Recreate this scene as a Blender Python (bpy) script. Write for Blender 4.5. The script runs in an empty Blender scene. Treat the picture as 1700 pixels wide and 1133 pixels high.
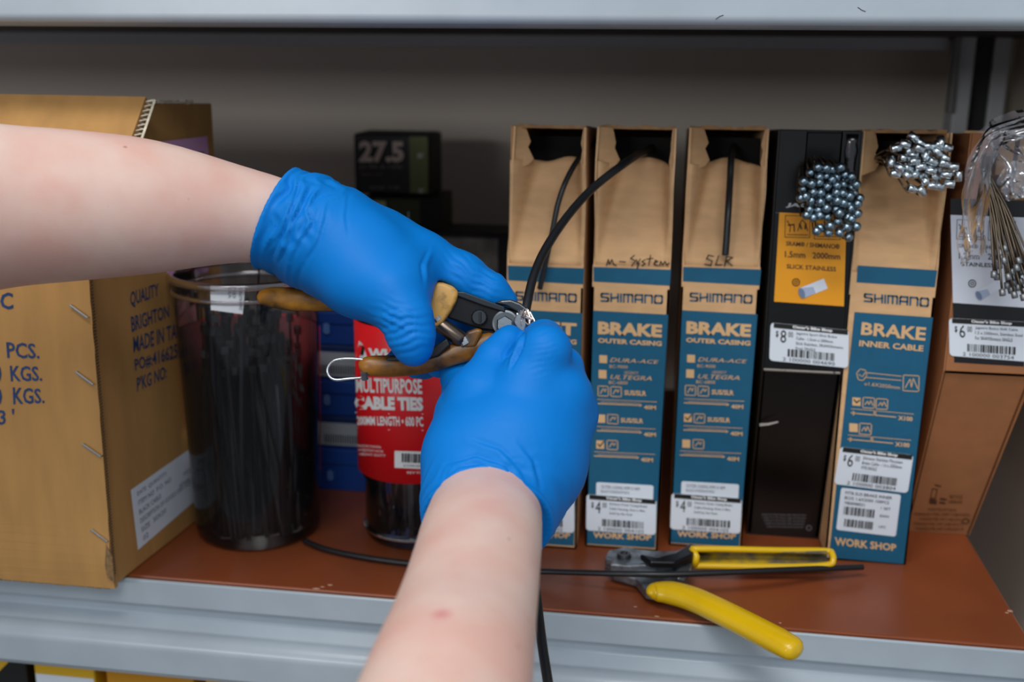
import bpy, bmesh, math, random
import numpy as np
from mathutils import Vector, Matrix, noise

# ------------------------------------------------------------------ camera, light, exposure
SC = bpy.context.scene
COL = SC.collection
F = 1800.0
YAW, PITCH, ROLL = math.radians(8.4), math.radians(14.7), math.radians(0.5)
CP = np.array([0.0, -0.694, 0.38])
FW = np.array([-math.sin(YAW)*math.cos(PITCH), math.cos(YAW)*math.cos(PITCH), -math.sin(PITCH)])
_r = np.array([math.cos(YAW), math.sin(YAW), 0.0]); _u = np.cross(_r, FW)
RT = math.cos(ROLL)*_r + math.sin(ROLL)*_u
UP = math.cos(ROLL)*_u - math.sin(ROLL)*_r
camd = bpy.data.cameras.new('camera'); cam = bpy.data.objects.new('camera', camd); COL.objects.link(cam)
camd.sensor_width = 36.0; camd.lens = F/1700*36; camd.clip_start = 0.02; camd.clip_end = 50
M = Matrix(((RT[0], UP[0], -FW[0]), (RT[1], UP[1], -FW[1]), (RT[2], UP[2], -FW[2])))
cam.matrix_world = Matrix.Translation(Vector(CP)) @ M.to_4x4()
camd.dof.use_dof = True; camd.dof.focus_distance = 0.655; camd.dof.aperture_fstop = 5.4
SC.camera = cam

w = bpy.data.worlds.new('world'); SC.world = w; w.use_nodes = True
w.node_tree.nodes['Background'].inputs[0].default_value = (0.80, 0.88, 1.0, 1)
w.node_tree.nodes['Background'].inputs[1].default_value = 0.36

def area(name, loc, target, sx, sy, power, col):
    l = bpy.data.lights.new(name, 'AREA'); l.shape = 'RECTANGLE'; l.size = sx; l.size_y = sy
    l.energy = power; l.color = col
    o = bpy.data.objects.new(name, l); COL.objects.link(o); o.location = loc
    o.rotation_euler = (Vector(target)-Vector(loc)).to_track_quat('-Z', 'Y').to_euler()
    return o
area('ceiling_light_near', (-0.25, -1.05, 1.75), (0, 0, 0.15), 1.3, 0.30, 20, (1.0, 0.97, 0.94))
area('ceiling_light_far', (0.5, -2.4, 1.9), (0, 0, 0.15), 1.6, 0.5, 20, (0.88, 0.94, 1.0))
area('low_window', (-1.3, -3.0, 0.70), (0.05, 0.6, 0.28), 0.9, 0.28, 16, (0.95, 0.97, 1.0))
SC.view_settings.view_transform = 'Standard'; SC.view_settings.look = 'None'
SC.view_settings.exposure = 0.0; SC.view_settings.gamma = 1.0
SC.view_settings.use_curve_mapping = False
SC.cycles.use_denoising = True
SC.cycles.max_bounces = 10; SC.cycles.transparent_max_bounces = 24

# ------------------------------------------------------------------ layout helpers
def ray(a, b): return FW + (a-850)/F*RT - (b-566.5)/F*UP
def at(a, b, d=None, x=None, y=None, z=None):
    q = ray(a, b)
    if d is not None: return CP + q*d
    i, v = (0, x) if x is not None else ((1, y) if y is not None else (2, z))
    return CP + q*(v-CP[i])/q[i]
def plane_surf(p, n, off=0.0005):
    p = np.array(p, float); n = np.array(n, float); n /= np.linalg.norm(n)
    if n @ (CP-p) < 0: n = -n
    p2 = p + n*off
    def s(a, b):
        q = ray(a, b); return CP + q*((p2-CP) @ n)/(q @ n)
    return s
def cyl_surf(cx, cy, r0, r1=None, z0=0, z1=1, far=False):
    def s(a, b):
        q = ray(a, b); ox, oy = CP[0]-cx, CP[1]-cy
        r = r0
        for _ in range(3):
            A = q[0]**2+q[1]**2; B = 2*(ox*q[0]+oy*q[1]); Cc = ox*ox+oy*oy-r*r
            D = max(B*B-4*A*Cc, 0.0); t = (-B+(1 if far else -1)*math.sqrt(D))/(2*A)
            p = CP+q*t
            if r1 is not None: r = r0+(r1-r0)*(p[2]-z0)/(z1-z0)
        return p
    return s
def project(P):
    q = np.asarray(P)-CP; z = q @ FW
    return 850+F*(q @ RT)/z, 566.5-F*(q @ UP)/z, z

def c3(h):
    h = h.lstrip('#'); v = [int(h[i:i+2], 16)/255 for i in (0, 2, 4)]
    return tuple(x/12.92 if x <= 0.04045 else ((x+0.055)/1.055)**2.4 for x in v)
MATS = {}
def mat(name, col, rough=0.5, metal=0.0, var=0.0, scale=30, col2=None, bump=0.0, bscale=200, spec=0.5,
        coat=0.0, sss=0.0, stretch=(1, 1, 1), thr=None):
    if name in MATS: return MATS[name]
    m = bpy.data.materials.new(name); m.use_nodes = True; nt = m.node_tree; b = nt.nodes['Principled BSDF']
    c = c3(col); b.inputs['Base Color'].default_value = (*c, 1)
    b.inputs['Roughness'].default_value = rough; b.inputs['Metallic'].default_value = metal
    b.inputs['Specular IOR Level'].default_value = spec; b.inputs['Coat Weight'].default_value = coat
    if sss:
        b.inputs['Subsurface Weight'].default_value = sss
        b.inputs['Subsurface Radius'].default_value = (1.0, 0.35, 0.2); b.inputs['Subsurface Scale'].default_value = 0.004
    tc = nt.nodes.new('ShaderNodeTexCoord'); mp = nt.nodes.new('ShaderNodeMapping')
    nt.links.new(tc.outputs['Object'], mp.inputs[0]); mp.inputs['Scale'].default_value = stretch
    if var or col2:
        n = nt.nodes.new('ShaderNodeTexNoise'); n.inputs['Scale'].default_value = scale; n.inputs['Detail'].default_value = 5
        nt.links.new(mp.outputs[0], n.inputs['Vector'])
        r = nt.nodes.new('ShaderNodeValToRGB'); nt.links.new(n.outputs['Fac'], r.inputs[0])
        lo, hi = thr or (0.35, 0.65)
        r.color_ramp.elements[0].position = lo; r.color_ramp.elements[1].position = hi
        k2 = c3(col2) if col2 else tuple(x*(1-var) for x in c)
        r.color_ramp.elements[0].color = (*k2, 1)
        r.color_ramp.elements[1].color = (*(c if col2 else tuple(min(1, x*(1+var*0.5)) for x in c)), 1)
        nt.links.new(r.outputs[0], b.inputs['Base Color'])
    if bump:
        n2 = nt.nodes.new('ShaderNodeTexNoise'); n2.inputs['Scale'].default_value = bscale; n2.inputs['Detail'].default_value = 4
        nt.links.new(mp.outputs[0], n2.inputs['Vector'])
        bp = nt.nodes.new('ShaderNodeBump'); bp.inputs['Strength'].default_value = bump; bp.inputs['Distance'].default_value = 0.001
        nt.links.new(n2.outputs['Fac'], bp.inputs['Height']); nt.links.new(bp.outputs[0], b.inputs['Normal'])
    MATS[name] = m; return m

def clear_mat(name, tint, gloss=0.5, haze=0.0, rough=0.03, hazecol='ffffff'):
    if name in MATS: return MATS[name]
    m = bpy.data.materials.new(name); m.use_nodes = True; nt = m.node_tree
    for n in list(nt.nodes): nt.nodes.remove(n)
    out = nt.nodes.new('ShaderNodeOutputMaterial'); tr = nt.nodes.new('ShaderNodeBsdfTransparent')
    tr.inputs[0].default_value = (*tint, 1)
    gl = nt.nodes.new('ShaderNodeBsdfGlossy'); gl.inputs['Roughness'].default_value = rough
    df = nt.nodes.new('ShaderNodeBsdfDiffuse'); df.inputs[0].default_value = (*c3(hazecol), 1)
    fr = nt.nodes.new('ShaderNodeFresnel'); fr.inputs[0].default_value = 1.0+gloss
    m1 = nt.nodes.new('ShaderNodeMixShader'); m1.inputs[0].default_value = haze
    nt.links.new(tr.outputs[0], m1.inputs[1]); nt.links.new(df.outputs[0], m1.inputs[2])
    m2 = nt.nodes.new('ShaderNodeMixShader'); nt.links.new(fr.outputs[0], m2.inputs[0])
    nt.links.new(m1.outputs[0], m2.inputs[1]); nt.links.new(gl.outputs[0], m2.inputs[2])
    nt.links.new(m2.outputs[0], out.inputs[0]); MATS[name] = m; return m

# ------------------------------------------------------------------ object helpers
def thing(name, label, cat, loc=(0, 0, 0), group=None):
    o = bpy.data.objects.new(name, None); COL.objects.link(o); o.empty_display_size = 0.01
    o.location = Vector(loc); o['label'] = label; o['category'] = cat
    if group: o['group'] = group
    return o
def tag(o, label, cat, group=None):
    o['label'] = label; o['category'] = cat
    if group: o['group'] = group
    return o
def rootloc(p):
    t = Vector((0, 0, 0))
    while p is not None: t += Vector(p.location); p = p.parent
    return t
def mesh(name, V, Fc, m=None, parent=None, smooth=False, bevel=0, seg=2, solid=0, sub=0, mats=None, fm=None):
    me = bpy.data.meshes.new(name)
    base = Vector((0, 0, 0)) if parent is None else rootloc(parent)
    V = [tuple(Vector(v)-base) for v in V]
    me.from_pydata(V, [], [tuple(int(i) for i in f) for f in Fc]); me.validate(); me.update()
    if m: me.materials.append(m)
    for k in (mats or []): me.materials.append(k)
    if fm: me.polygons.foreach_set('material_index', fm)
    if smooth: me.polygons.foreach_set('use_smooth', [True]*len(me.polygons))
    o = bpy.data.objects.new(name, me); COL.objects.link(o); o.parent = parent
    if solid:
        s = o.modifiers.new('s', 'SOLIDIFY'); s.thickness = solid; s.offset = -1
    if bevel:
        b = o.modifiers.new('b', 'BEVEL'); b.width = bevel; b.segments = seg; b.limit_method = 'ANGLE'; b.angle_limit = 0.6
    if sub:
        s = o.modifiers.new('u', 'SUBSURF'); s.levels = sub; s.render_levels = sub
    return o
class MB:
    def __init__(s): s.V = []; s.F = []; s.fm = []
    def add(s, V, Fc, mi=0):
        n = len(s.V); s.V += [tuple(map(float, v)) for v in V]; s.F += [tuple(int(i)+n for i in f) for f in Fc]; s.fm += [mi]*len(Fc)
    def hexa(s, P, mi=0):      # 8 points: bottom 4 ccw, top 4 ccw
        s.add(P, [(3, 2, 1, 0), (4, 5, 6, 7), (0, 1, 5, 4), (1, 2, 6, 5), (2, 3, 7, 6), (3, 0, 4, 7)], mi)
    def box(s, a, b, mi=0):
        x0, y0, z0 = a; x1, y1, z1 = b
        s.hexa([(x0, y0, z0), (x1, y0, z0), (x1, y1, z0), (x0, y1, z0), (x0, y0, z1), (x1, y0, z1), (x1, y1, z1), (x0, y1, z1)], mi)
    def slab(s, Q, n, t, mi=0):   # quad thickened along n
        n = np.array(n, float); n /= np.linalg.norm(n); Q = [np.array(q, float) for q in Q]
        s.hexa([q for q in Q]+[q+n*t for q in Q], mi)
    def tube(s, P, R, seg=12, mi=0, cap=True, flat=1.0, ref=None):
        P = [np.array(p, float) for p in P]
        if not hasattr(R, '__len__'): R = [R]*len(P)
        T = []
        for i in range(len(P)):
            t = P[min(i+1, len(P)-1)]-P[max(i-1, 0)]; T.append(t/(np.linalg.norm(t)+1e-12))
        up = np.array(ref if ref is not None else ((0, 0, 1) if abs(T[0][2]) < 0.9 else (1, 0, 0)), float)
        V = []; n0 = up-T[0]*(up @ T[0]); n0 /= np.linalg.norm(n0)
        for i, p in enumerate(P):
            n0 = n0-T[i]*(n0 @ T[i]); n0 /= np.linalg.norm(n0); b0 = np.cross(T[i], n0)
            for k in range(seg):
                a = 2*math.pi*k/seg
                V.append(p+R[i]*(math.cos(a)*n0*flat+math.sin(a)*b0))
        Fc = []
        for i in range(len(P)-1):
            for k in range(seg):
                a, b = i*seg+k, i*seg+(k+1) % seg
                Fc.append((a, b, b+seg, a+seg))
        if cap: Fc.append(tuple(range(seg-1, -1, -1))); Fc.append(tuple((len(P)-1)*seg+k for k in range(seg)))
        s.add(V, Fc, mi)
    def build(s, name, m=None, parent=None, **k):
        if len(set(s.fm)) > 1: k['fm'] = s.fm
        return mesh(name, s.V, s.F, m, parent, **k)
def curve(P, n=8):
    P = [np.array(p, float) for p in P]; P = [2*P[0]-P[1]]+P+[2*P[-1]-P[-2]]; out = []
    for i in range(1, len(P)-2):
        for k in range(n):
            t = k/n; a, b, c, d = P[i-1:i+3]
            out.append(0.5*((2*b)+(-a+c)*t+(2*a-5*b+4*c-d)*t*t+(-a+3*b-3*c+d)*t**3))
    out.append(P[-2]); return out
def rounded(P, R=None, n=6):
    """smooth the ends of a radius list into a dome"""
    return P

def plate(pts, d, th, d2=None):   # px polygon at depth -> prism
    A = [at(u, v, d=d) for u, v in pts]; B = [p+FW*th for p in A]; n = len(pts)
    return A+B, [tuple(range(n-1, -1, -1)), tuple(range(n, 2*n))]+[(i, (i+1) % n, (i+1) % n+n, i+n) for i in range(n)]

# ------------------------------------------------------------------ print helpers
_tc = {}
def glyphs(s, bold=0.0, res=2):
    k = (s, bold)
    if k in _tc: return _tc[k]
    cu = bpy.data.curves.new('t', 'FONT'); cu.body = s; cu.resolution_u = res; cu.offset = bold
    o = bpy.data.objects.new('t', cu); COL.objects.link(o)
    dg = bpy.context.evaluated_depsgraph_get(); me = bpy.data.meshes.new_from_object(o.evaluated_get(dg))
    V = np.array([v.co[:2] for v in me.vertices]) if len(me.vertices) else np.zeros((1, 2)); Fc = [tuple(p.vertices) for p in me.polygons]
    bpy.data.objects.remove(o); bpy.data.curves.remove(cu); bpy.data.meshes.remove(me)
    V = (V-V.min(0))/np.maximum(V.max(0)-V.min(0), 1e-6)
    _tc[k] = (V, Fc); return _tc[k]
class Print:
    """flat print: every shape is given on the face it is printed on"""
    def __init__(s, surf): s.s = surf; s.mb = MB()
    def q(s, Q, x, y):     # Q = TL TR BR BL ; x right 0..1, y up 0..1
        TL, TR, BR, BL = [np.array(p, float) for p in Q]
        p = (BL*(1-x)+BR*x)*(1-y)+(TL*(1-x)+TR*x)*y
        return s.s(p[0], p[1])
    def text(s, t, Q, bold=0.02, mi=0):
        V, Fc = glyphs(t, bold); s.mb.add([s.q(Q, x, y) for x, y in V], Fc, mi); return s
    def rect(s, Q, mi=0, nx=1, ny=1, x0=0, x1=1, y0=0, y1=1):
        V = [s.q(Q, x0+(x1-x0)*i/nx, y0+(y1-y0)*j/ny) for j in range(ny+1) for i in range(nx+1)]
        Fc = [(j*(nx+1)+i, j*(nx+1)+i+1, (j+1)*(nx+1)+i+1, (j+1)*(nx+1)+i) for j in range(ny) for i in range(nx)]
        s.mb.add(V, Fc, mi); return s
    def poly(s, pts, mi=0, Q=None):
        V = [s.s(*p) if Q is None else s.q(Q, *p) for p in pts]; s.mb.add(V, [tuple(range(len(V)))], mi); return s
    def stroke(s, pts, w, mi=0, Q=None, asp=1.0, closed=False):   # Q coords or px
        pts = [np.array(p, float) for p in pts]
        if closed: pts = pts+[pts[0]]
        A = np.array([asp, 1.0])
        for a, b in zip(pts[:-1], pts[1:]):
            t = (b-a)*A; L = np.linalg.norm(t)+1e-9; t /= L; n = np.array([-t[1], t[0]])*w/2; e = t*w/2
            c = [(a*A-n-e)/A, (b*A-n+e)/A, (b*A+n+e)/A, (a*A+n-e)/A]
            V = [s.s(*p) if Q is None else s.q(Q, *p) for p in c]; s.mb.add(V, [(0, 1, 2, 3)], mi)
        return s
    def bars(s, Q, seed, n=32, mi=0, gap=0.0):
        r = random.Random(seed); x = 0; xs = []
        while x < 1:
            wd = r.choice((1, 1, 2, 3))/(n*2.2); 
            if x+wd < 1: xs.append((x, x+wd))
            x += wd+r.choice((1, 1, 2))/(n*2.2)
        for a, b in xs: s.rect(Q, mi, x0=a, x1=b)
        return s
    def wordmark(s, Q, mi=0):
        L = {'S': [[(1, 1), (.1, 1), (0, .88), (0, .62), (.1, .54), (.9, .46), (1, .36), (1, .12), (.9, 0), (0, 0)]],
             'H': [[(0, 1), (0, 0)], [(1, 1), (1, 0)], [(0, .42), (1, .58)]], 'I': [[(0, 1), (0, 0)]],
             'M': [[(0, 0), (0, 1), (.92, 1), (1, .88), (1, 0)], [(.5, 1), (.5, 0)]],
             'A': [[(0, 0), (0, .85), (.12, 1), (1, 1), (1, 0)], [(0, .38), (1, .38)]],
             'N': [[(0, 0), (0, 1), (.88, 1), (1, .85), (1, 0)]],
             'O': [[(.1, 0), (0, .15), (0, .85), (.1, 1), (.9, 1), (1, .85), (1, .15), (.9, 0), (.05, 0)]]}
        Wd = {'S': 1, 'H': 1, 'I': 0, 'M': 1.25, 'A': 1, 'N': 1, 'O': 1.05}
        x = 0; pos = []
        for c in 'SHIMANO': pos.append((c, x)); x += Wd[c]+0.42
        tot = x-0.42
        for c, x0 in pos:
            for st in L[c]:
                s.stroke([((x0+px*Wd[c])/tot*0.97+0.015, 0.08+0.84*py) for px, py in st], 0.17, mi, Q=Q, asp=6.4)
        return s
    def build(s, name, m, parent=None, **k): return s.mb.build(name, m, parent, **k)
def Qr(x0, y0, x1, y1, sk=0.0, lean=0.0):
    """px quad: sk = drop of the right side, lean = shift of the top edge to the right"""
    return [(x0+lean, y0), (x1+lean, y0+sk), (x1, y1+sk), (x0, y1)]
def roundrect(surf, Q, r, m, name, parent, n=5, asp=1.0):
    P = Print(surf); pts = []
    rx, ry = r, r*asp
    for cx, cy, a0 in ((1-rx, 1-ry, 0), (rx, 1-ry, 90), (rx, ry, 180), (1-rx, ry, 270)):
        for k in range(n): a = math.radians(a0+90*k/(n-1)); pts.append((cx+rx*math.cos(a), cy+ry*math.sin(a)))
    P.poly(pts, 0, Q); return P.build(name, m, parent)

# ------------------------------------------------------------------ SDF modelling
def sdf_grid(prims, lo, hi, h):
    ax = [np.arange(lo[i], hi[i]+h, h, dtype=np.float32) for i in range(3)]
    return ax, np.stack(np.meshgrid(*ax, indexing='ij'), -1)
def cone(G, a, b, ra, rb):
    a = np.array(a, np.float32); b = np.array(b, np.float32); ab = b-a
    t = np.clip(((G-a) @ ab)/max(float(ab @ ab), 1e-9), 0, 1)
    return np.linalg.norm(G-a-t[..., None]*ab, axis=-1)-(ra+(rb-ra)*t)
def smin(a, b, k):
    h = np.maximum(k-np.abs(a-b), 0)/k; return np.minimum(a, b)-h*h*k*0.25
def smax(a, b, k): return -smin(-a, -b, k)
def chain(G, pts, k=0.006):
    D = None
    for (p, ra), (q, rb) in zip(pts[:-1], pts[1:]):
        d = cone(G, p, q, ra, rb); D = d if D is None else smin(D, d, k)
    return D
def dense(pts, n=6):
    P = curve([p for p, r in pts], n); R_ = [r for p, r in pts]; x = np.linspace(0, len(R_)-1, len(P))
    R3_ = curve([np.array([r, 0, 0]) for r in R_], n); return [(p, float(q[0])) for p, q in zip(P, R3_)]
def C(*pts):     # (u, v, depth, radius px) -> (point, radius m)
    return [(at(u, v, d=d), r*d/F) for u, v, d, r in pts]
def nets(ax, V):
    ins = V < 0; nx, ny, nz = V.shape
    S = np.zeros((nx-1, ny-1, nz-1, 3), np.float32); N = np.zeros((nx-1, ny-1, nz-1), np.float32); E = []
    for a in range(3):
        sl0 = [slice(None)]*3; sl1 = [slice(None)]*3; sl0[a] = slice(0, -1); sl1[a] = slice(1, None)
        cr = ins[tuple(sl0)] != ins[tuple(sl1)]; I = np.argwhere(cr)
        v0 = V[tuple(sl0)][cr]; v1 = V[tuple(sl1)][cr]; t = v0/(v0-v1)
        P = np.stack([ax[k][I[:, k]] for k in range(3)], 1).astype(np.float32); P[:, a] += t*(ax[0][1]-ax[0][0])
        o1, o2 = [k for k in range(3) if k != a]; cells = []
        for da, db in ((0, 0), (1, 0), (1, 1), (0, 1)):
            J = I.copy(); J[:, o1] -= da; J[:, o2] -= db; cells.append(J)
            ok = np.all(J >= 0, 1) & (J[:, 0] < nx-1) & (J[:, 1] < ny-1) & (J[:, 2] < nz-1)
            np.add.at(S, tuple(J[ok].T), P[ok]); np.add.at(N, tuple(J[ok].T), 1)
        E.append((a, cells, v0 < 0))
    idx = -np.ones(N.shape, int); m = N > 0; idx[m] = np.arange(m.sum()); Vt = S[m]/N[m][:, None]; Fs = []
    for a, cells, flip in E:
        ok = np.ones(len(flip), bool)
        for J in cells: ok &= np.all(J >= 0, 1) & (J[:, 0] < nx-1) & (J[:, 1] < ny-1) & (J[:, 2] < nz-1)
        q = np.stack([idx[tuple(J[ok].T)] for J in cells], 1); fl = flip[ok]
        if a == 1: fl = ~fl
        q[fl] = q[fl][:, ::-1]; Fs.append(q)
    Fq = np.concatenate(Fs); return Vt, Fq[:, ::-1]
def relax(V, Fq, n=2):
    """smooth the net a little"""
    e = np.concatenate([Fq[:, [0, 1]], Fq[:, [1, 2]], Fq[:, [2, 3]], Fq[:, [3, 0]]])
    for _ in range(n):
        S = np.zeros_like(V); N = np.zeros(len(V), np.float32)
        np.add.at(S, e[:, 0], V[e[:, 1]]); np.add.at(N, e[:, 0], 1)
        np.add.at(S, e[:, 1], V[e[:, 0]]); np.add.at(N, e[:, 1], 1)
        V = 0.5*V+0.5*S/N[:, None]
    return V
def normals(V, Fq):
    n = np.cross(V[Fq[:, 2]]-V[Fq[:, 0]], V[Fq[:, 3]]-V[Fq[:, 1]]); N = np.zeros_like(V)
    for k in range(4): np.add.at(N, Fq[:, k], n)
    return N/(np.linalg.norm(N, axis=1, keepdims=True)+1e-12)
def seg_dist(U, pts):
    D = np.full(len(U), 1e9); T = np.zeros(len(U)); sg = np.zeros(len(U)); n = len(pts)-1
    for i in range(n):
        a = np.array(pts[i], float); b = np.array(pts[i+1], float); ab = b-a
        t = np.clip(((U-a) @ ab)/(ab @ ab), 0, 1); w_ = U-a-t[:, None]*ab; d = np.linalg.norm(w_, axis=1)
        s_ = np.sign(ab[0]*w_[:, 1]-ab[1]*w_[:, 0]); m = d < D
        D[m] = d[m]; T[m] = (i+t[m])/n; sg[m] = s_[m]
    return D*sg, T
def wrinkle(V, Fq, folds=(), ripples=(), hem=None):
    N = normals(V, Fq); u, v, z = project(V); U = np.stack([u, v], 1); disp = np.zeros(len(V))
    for pts, wd, amp in folds:
        d, t = seg_dist(U, pts); env = np.sin(np.clip(t, 0.02, 0.98)*math.pi)**0.6
        disp += amp*env*(np.exp(-(d/wd-0.9)**2)-1.1*np.exp(-(d/(wd*0.6))**2))
    for (cx, cy, r, ang, lam, amp) in ripples:
        g = np.exp(-((U[:, 0]-cx)**2+(U[:, 1]-cy)**2)/(r*r)); a = math.radians(ang)
        ph = (U[:, 0]*math.cos(a)+U[:, 1]*math.sin(a))/lam*2*math.pi
        ph2 = (U[:, 1]*math.cos(a)-U[:, 0]*math.sin(a))/lam
        disp += amp*g*(np.abs(np.sin(ph/2+0.9*np.sin(ph2*0.7)+0.5*np.sin(ph2*1.7+ph*0.13)))-0.6)
    if hem is not None:
        p, n, ca, cr_, ta = hem; n = n/np.linalg.norm(n); s_ = (V-p) @ n; tt = V @ ta
        for i in np.nonzero((s_ > 0) & (s_ < cr_*3.0))[0]:
            c = Vector((s_[i]/.0100, tt[i]/.026, 3.1)); c.x += 0.9*noise.noise(Vector((s_[i]/.02, tt[i]/.013, 9)))
            r_ = 1-abs(noise.noise(c))*2.6; r2_ = 1-abs(noise.noise(c*2.1+Vector((5, 5, 5))))*2.2
            disp[i] += ca*math.exp(-(s_[i]/cr_)**2)*(max(r_, -.5)*.75+max(r2_, -.4)*.3-.25)
        disp *= 1-np.exp(-(((V-p) @ n)/.0065)**2)
    return V+N*disp[:, None]
# ------------------------------------------------------------------ materials
GREY = mat('painted_steel', 'aab5bd', 0.30, 0.0, bump=0.05, bscale=60, var=0.05, scale=25)
GREYD = mat('grey_upright_paint', 'b9bbbd', 0.5)
BOARD = mat('brown_laminate', '8a4727', 0.36, var=0.16, scale=9, bump=0.04, bscale=900)
KRAFT = mat('kraft_board', 'd9ad7d', 0.8, var=0.08, scale=60, bump=0.1, bscale=500, stretch=(1, 1, 3))
KRAFTD = mat('kraft_board_edge', 'a87f55', 0.85, var=0.15, scale=200)
CARTON = mat('carton_board', 'b98a4e', 0.75, var=0.10, scale=22, bump=0.12, bscale=160, stretch=(3, 3, 0.6))
CARTONE = mat('carton_cut_edge', '8a6a44', 0.9, var=0.4, scale=400)
FLUTE = mat('torn_corrugation', 'f0e4cc', 0.9, var=0.2, scale=300)
BROWNBOX = mat('brown_box_board', 'a0683f', 0.75, var=0.08, scale=60, bump=0.08, bscale=500)
TEAL = mat('teal_print', '06597a', 0.62, var=0.05, scale=80)
TAN = mat('unprinted_kraft', 'dcb280', 0.75)
BLACKB = mat('black_coated_board', '060607', 0.30, var=0.2, scale=50, bump=0.05, bscale=80)
SHADEIN = mat('box_inside_shade', '0a0806', 0.9)  # near-black colour for the shade inside the casing boxes
INK = mat('black_ink', '161514', 0.6)
INKG = mat('grey_ink', '6d7480', 0.6)
WHITE = mat('white_label_paper', 'dfe6ee', 0.5)
WHITEI = mat('white_print', 'e6e6e4', 0.5)
ORANGE = mat('orange_label', 'f0a01c', 0.4)
BROWNI = mat('brown_print', '55341c', 0.6)
BLUEI = mat('blue_stencil_ink', '1d3f70', 0.7, var=0.2, scale=200)
PINK = mat('pink_label', 'dca6d2', 0.6)
BLACKR = mat('black_cable_sheath', '17191c', 0.38, var=0.1, scale=100)
STEEL = mat('zinc_steel', 'dde6ea', 0.26, 1.0, bump=0.05, bscale=600)
STEELB = mat('blued_steel', '8fa3ae', 0.30, 1.0)
WIRE = mat('bare_steel_wire', '6b5f52', 0.42, 1.0)
TIE = mat('black_nylon', '0e0f12', 0.35)
WALL = mat('painted_wall', 'd9cec0', 0.8, var=0.05, scale=3)

# ------------------------------------------------------------------ the setting
def struct(name, mb, m):
    o = mb.build(name, m); o['kind'] = 'structure'; return o
b = MB(); b.box((-3, 0.62, -1.0), (0.335, 0.66, 2.4)); struct('wall_back', b, WALL)
b = MB(); b.box((0.335, 0.20, -1.0), (0.375, 0.66, 2.4)); struct('wall_right', b, mat('side_wall_paint', 'cfc3b3', 0.8, var=0.05, scale=3))
b = MB(); b.box((0.375, 0.20, -1.0), (1.6, 0.24, 2.4)); struct('trim_1', b, mat('pale_wall_paint', 'cfcfca', 0.7))
b = MB(); b.box((-3, -3.2, -1.04), (1.6, 0.66, -1.0)); struct('floor', b, mat('grey_floor', '6f6c68', 0.6, var=0.1, scale=4))

# ------------------------------------------------------------------ shelving unit
unit = thing('shelving_unit', 'grey painted steel shelving unit with a brown laminate shelf board holding boxes and jars', 'shelf', (-0.4, 0.2, -0.9))
b = MB(); b.box((-1.6, 0.001, -0.016), (0.2525, 0.55, 0.0)); b.build('shelf_board', BOARD, unit, bevel=0.0012)
def beam(prof, x0, x1, name):
    n = len(prof); V = [(x0, y, z) for y, z in prof]+[(x1, y, z) for y, z in prof]
    Fc = [tuple(range(n)), tuple(range(2*n-1, n-1, -1))]+[(i, i+n, (i+1) % n+n, (i+1) % n) for i in range(n)]
    return mesh(name, V, Fc, GREY, unit, bevel=0.0015, seg=3)
arc = lambda cy, cz, r, a0, a1, n=7: [(cy+r*math.cos(math.radians(a0+(a1-a0)*i/(n-1))), cz+r*math.sin(math.radians(a0+(a1-a0)*i/(n-1)))) for i in range(n)]
lower = [(0.030, -0.0165), (0.0, -0.0165), (0.0, -0.0015), (-0.003, -0.0015), (-0.003, -0.022), (0.006, -0.026), (0.006, -0.034)]+arc(-0.006, -0.052, 0.011, 80, 180, 16)+[(-0.017, -0.070), (-0.014, -0.075), (0.030, -0.075)]
beam(lower, -1.6, 0.262, 'front_beam')
upper = [(0.045, 0.50), (-0.010, 0.50)]+[(-0.010, 0.46)]+arc(-0.004, 0.405, 0.006, 180, 265, 10)+[(0.0, 0.398), (0.045, 0.398)]
beam(upper, -1.6, 0.9, 'front_beam')
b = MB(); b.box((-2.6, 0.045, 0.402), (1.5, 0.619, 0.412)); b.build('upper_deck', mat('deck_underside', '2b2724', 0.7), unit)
b = MB(); b.box((-1.6, 0.47, 0.390), (0.262, 0.50, 0.402)); b.build('rear_beam', GREYD, unit)
for x0, x1, y in ((0.268, 0.284, 0.45), (0.306, 0.322, 0.47)):
    b = MB(); b.box((x0, y, -0.98), (x1, y+0.035, 0.42)); b.build('upright', GREYD, unit, bevel=0.002)
b = MB(); b.box((0.284, 0.475, -0.98), (0.306, 0.49, 0.42)); b.build('upright_gap_shade', mat('gap_shade_black', '1b1b1c', 0.6), unit)  # dark strip standing in for the shade between the two uprights
b = MB(); b.box((0.262, 0.44, 0.33), (0.267, 0.455, 0.41)); b.build('bracket', mat('dull_bracket', '6f6c69', 0.4), unit, bevel=0.001)
b = MB(); b.box((-1.6, 0.02, -0.335), (0.2525, 0.55, -0.32)); b.build('shelf_board', BOARD, unit, bevel=0.0012)
b = MB()
for (u, v, l) in ((1188, 30, -1), (1424, 14, 1)):
    pts = [at(u, v-2*l, y=-0.0102), at(u+7, v+3*l, y=-0.0102), at(u+13, v+5*l, y=-0.0102)]; b.tube(pts, 0.00018, seg=5)
b.build('scratch', INK, unit)
b = MB(); rr = random.Random(8)
for u, v, s in ((1055, 1008, 2), (1090, 1024, 2.2), (1295, 1035, 1.8), (1676, 1015, 3.2), (1672, 1018, 2), (548, 972, 2.6), (525, 978, 3), (535, 975, 2), (870, 1000, 1.6)):
    p = at(u, v, z=0.0003); k = 6
    b.add([p+np.array([math.cos(a)*s*0.0007*rr.uniform(.6, 1.6), math.sin(a)*s*0.0005, 0]) for a in [i*math.pi/3 for i in range(k)]], [tuple(range(k))])
b.build('chip', mat('chipped_laminate', 'c79a80', 0.8), unit)

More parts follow.
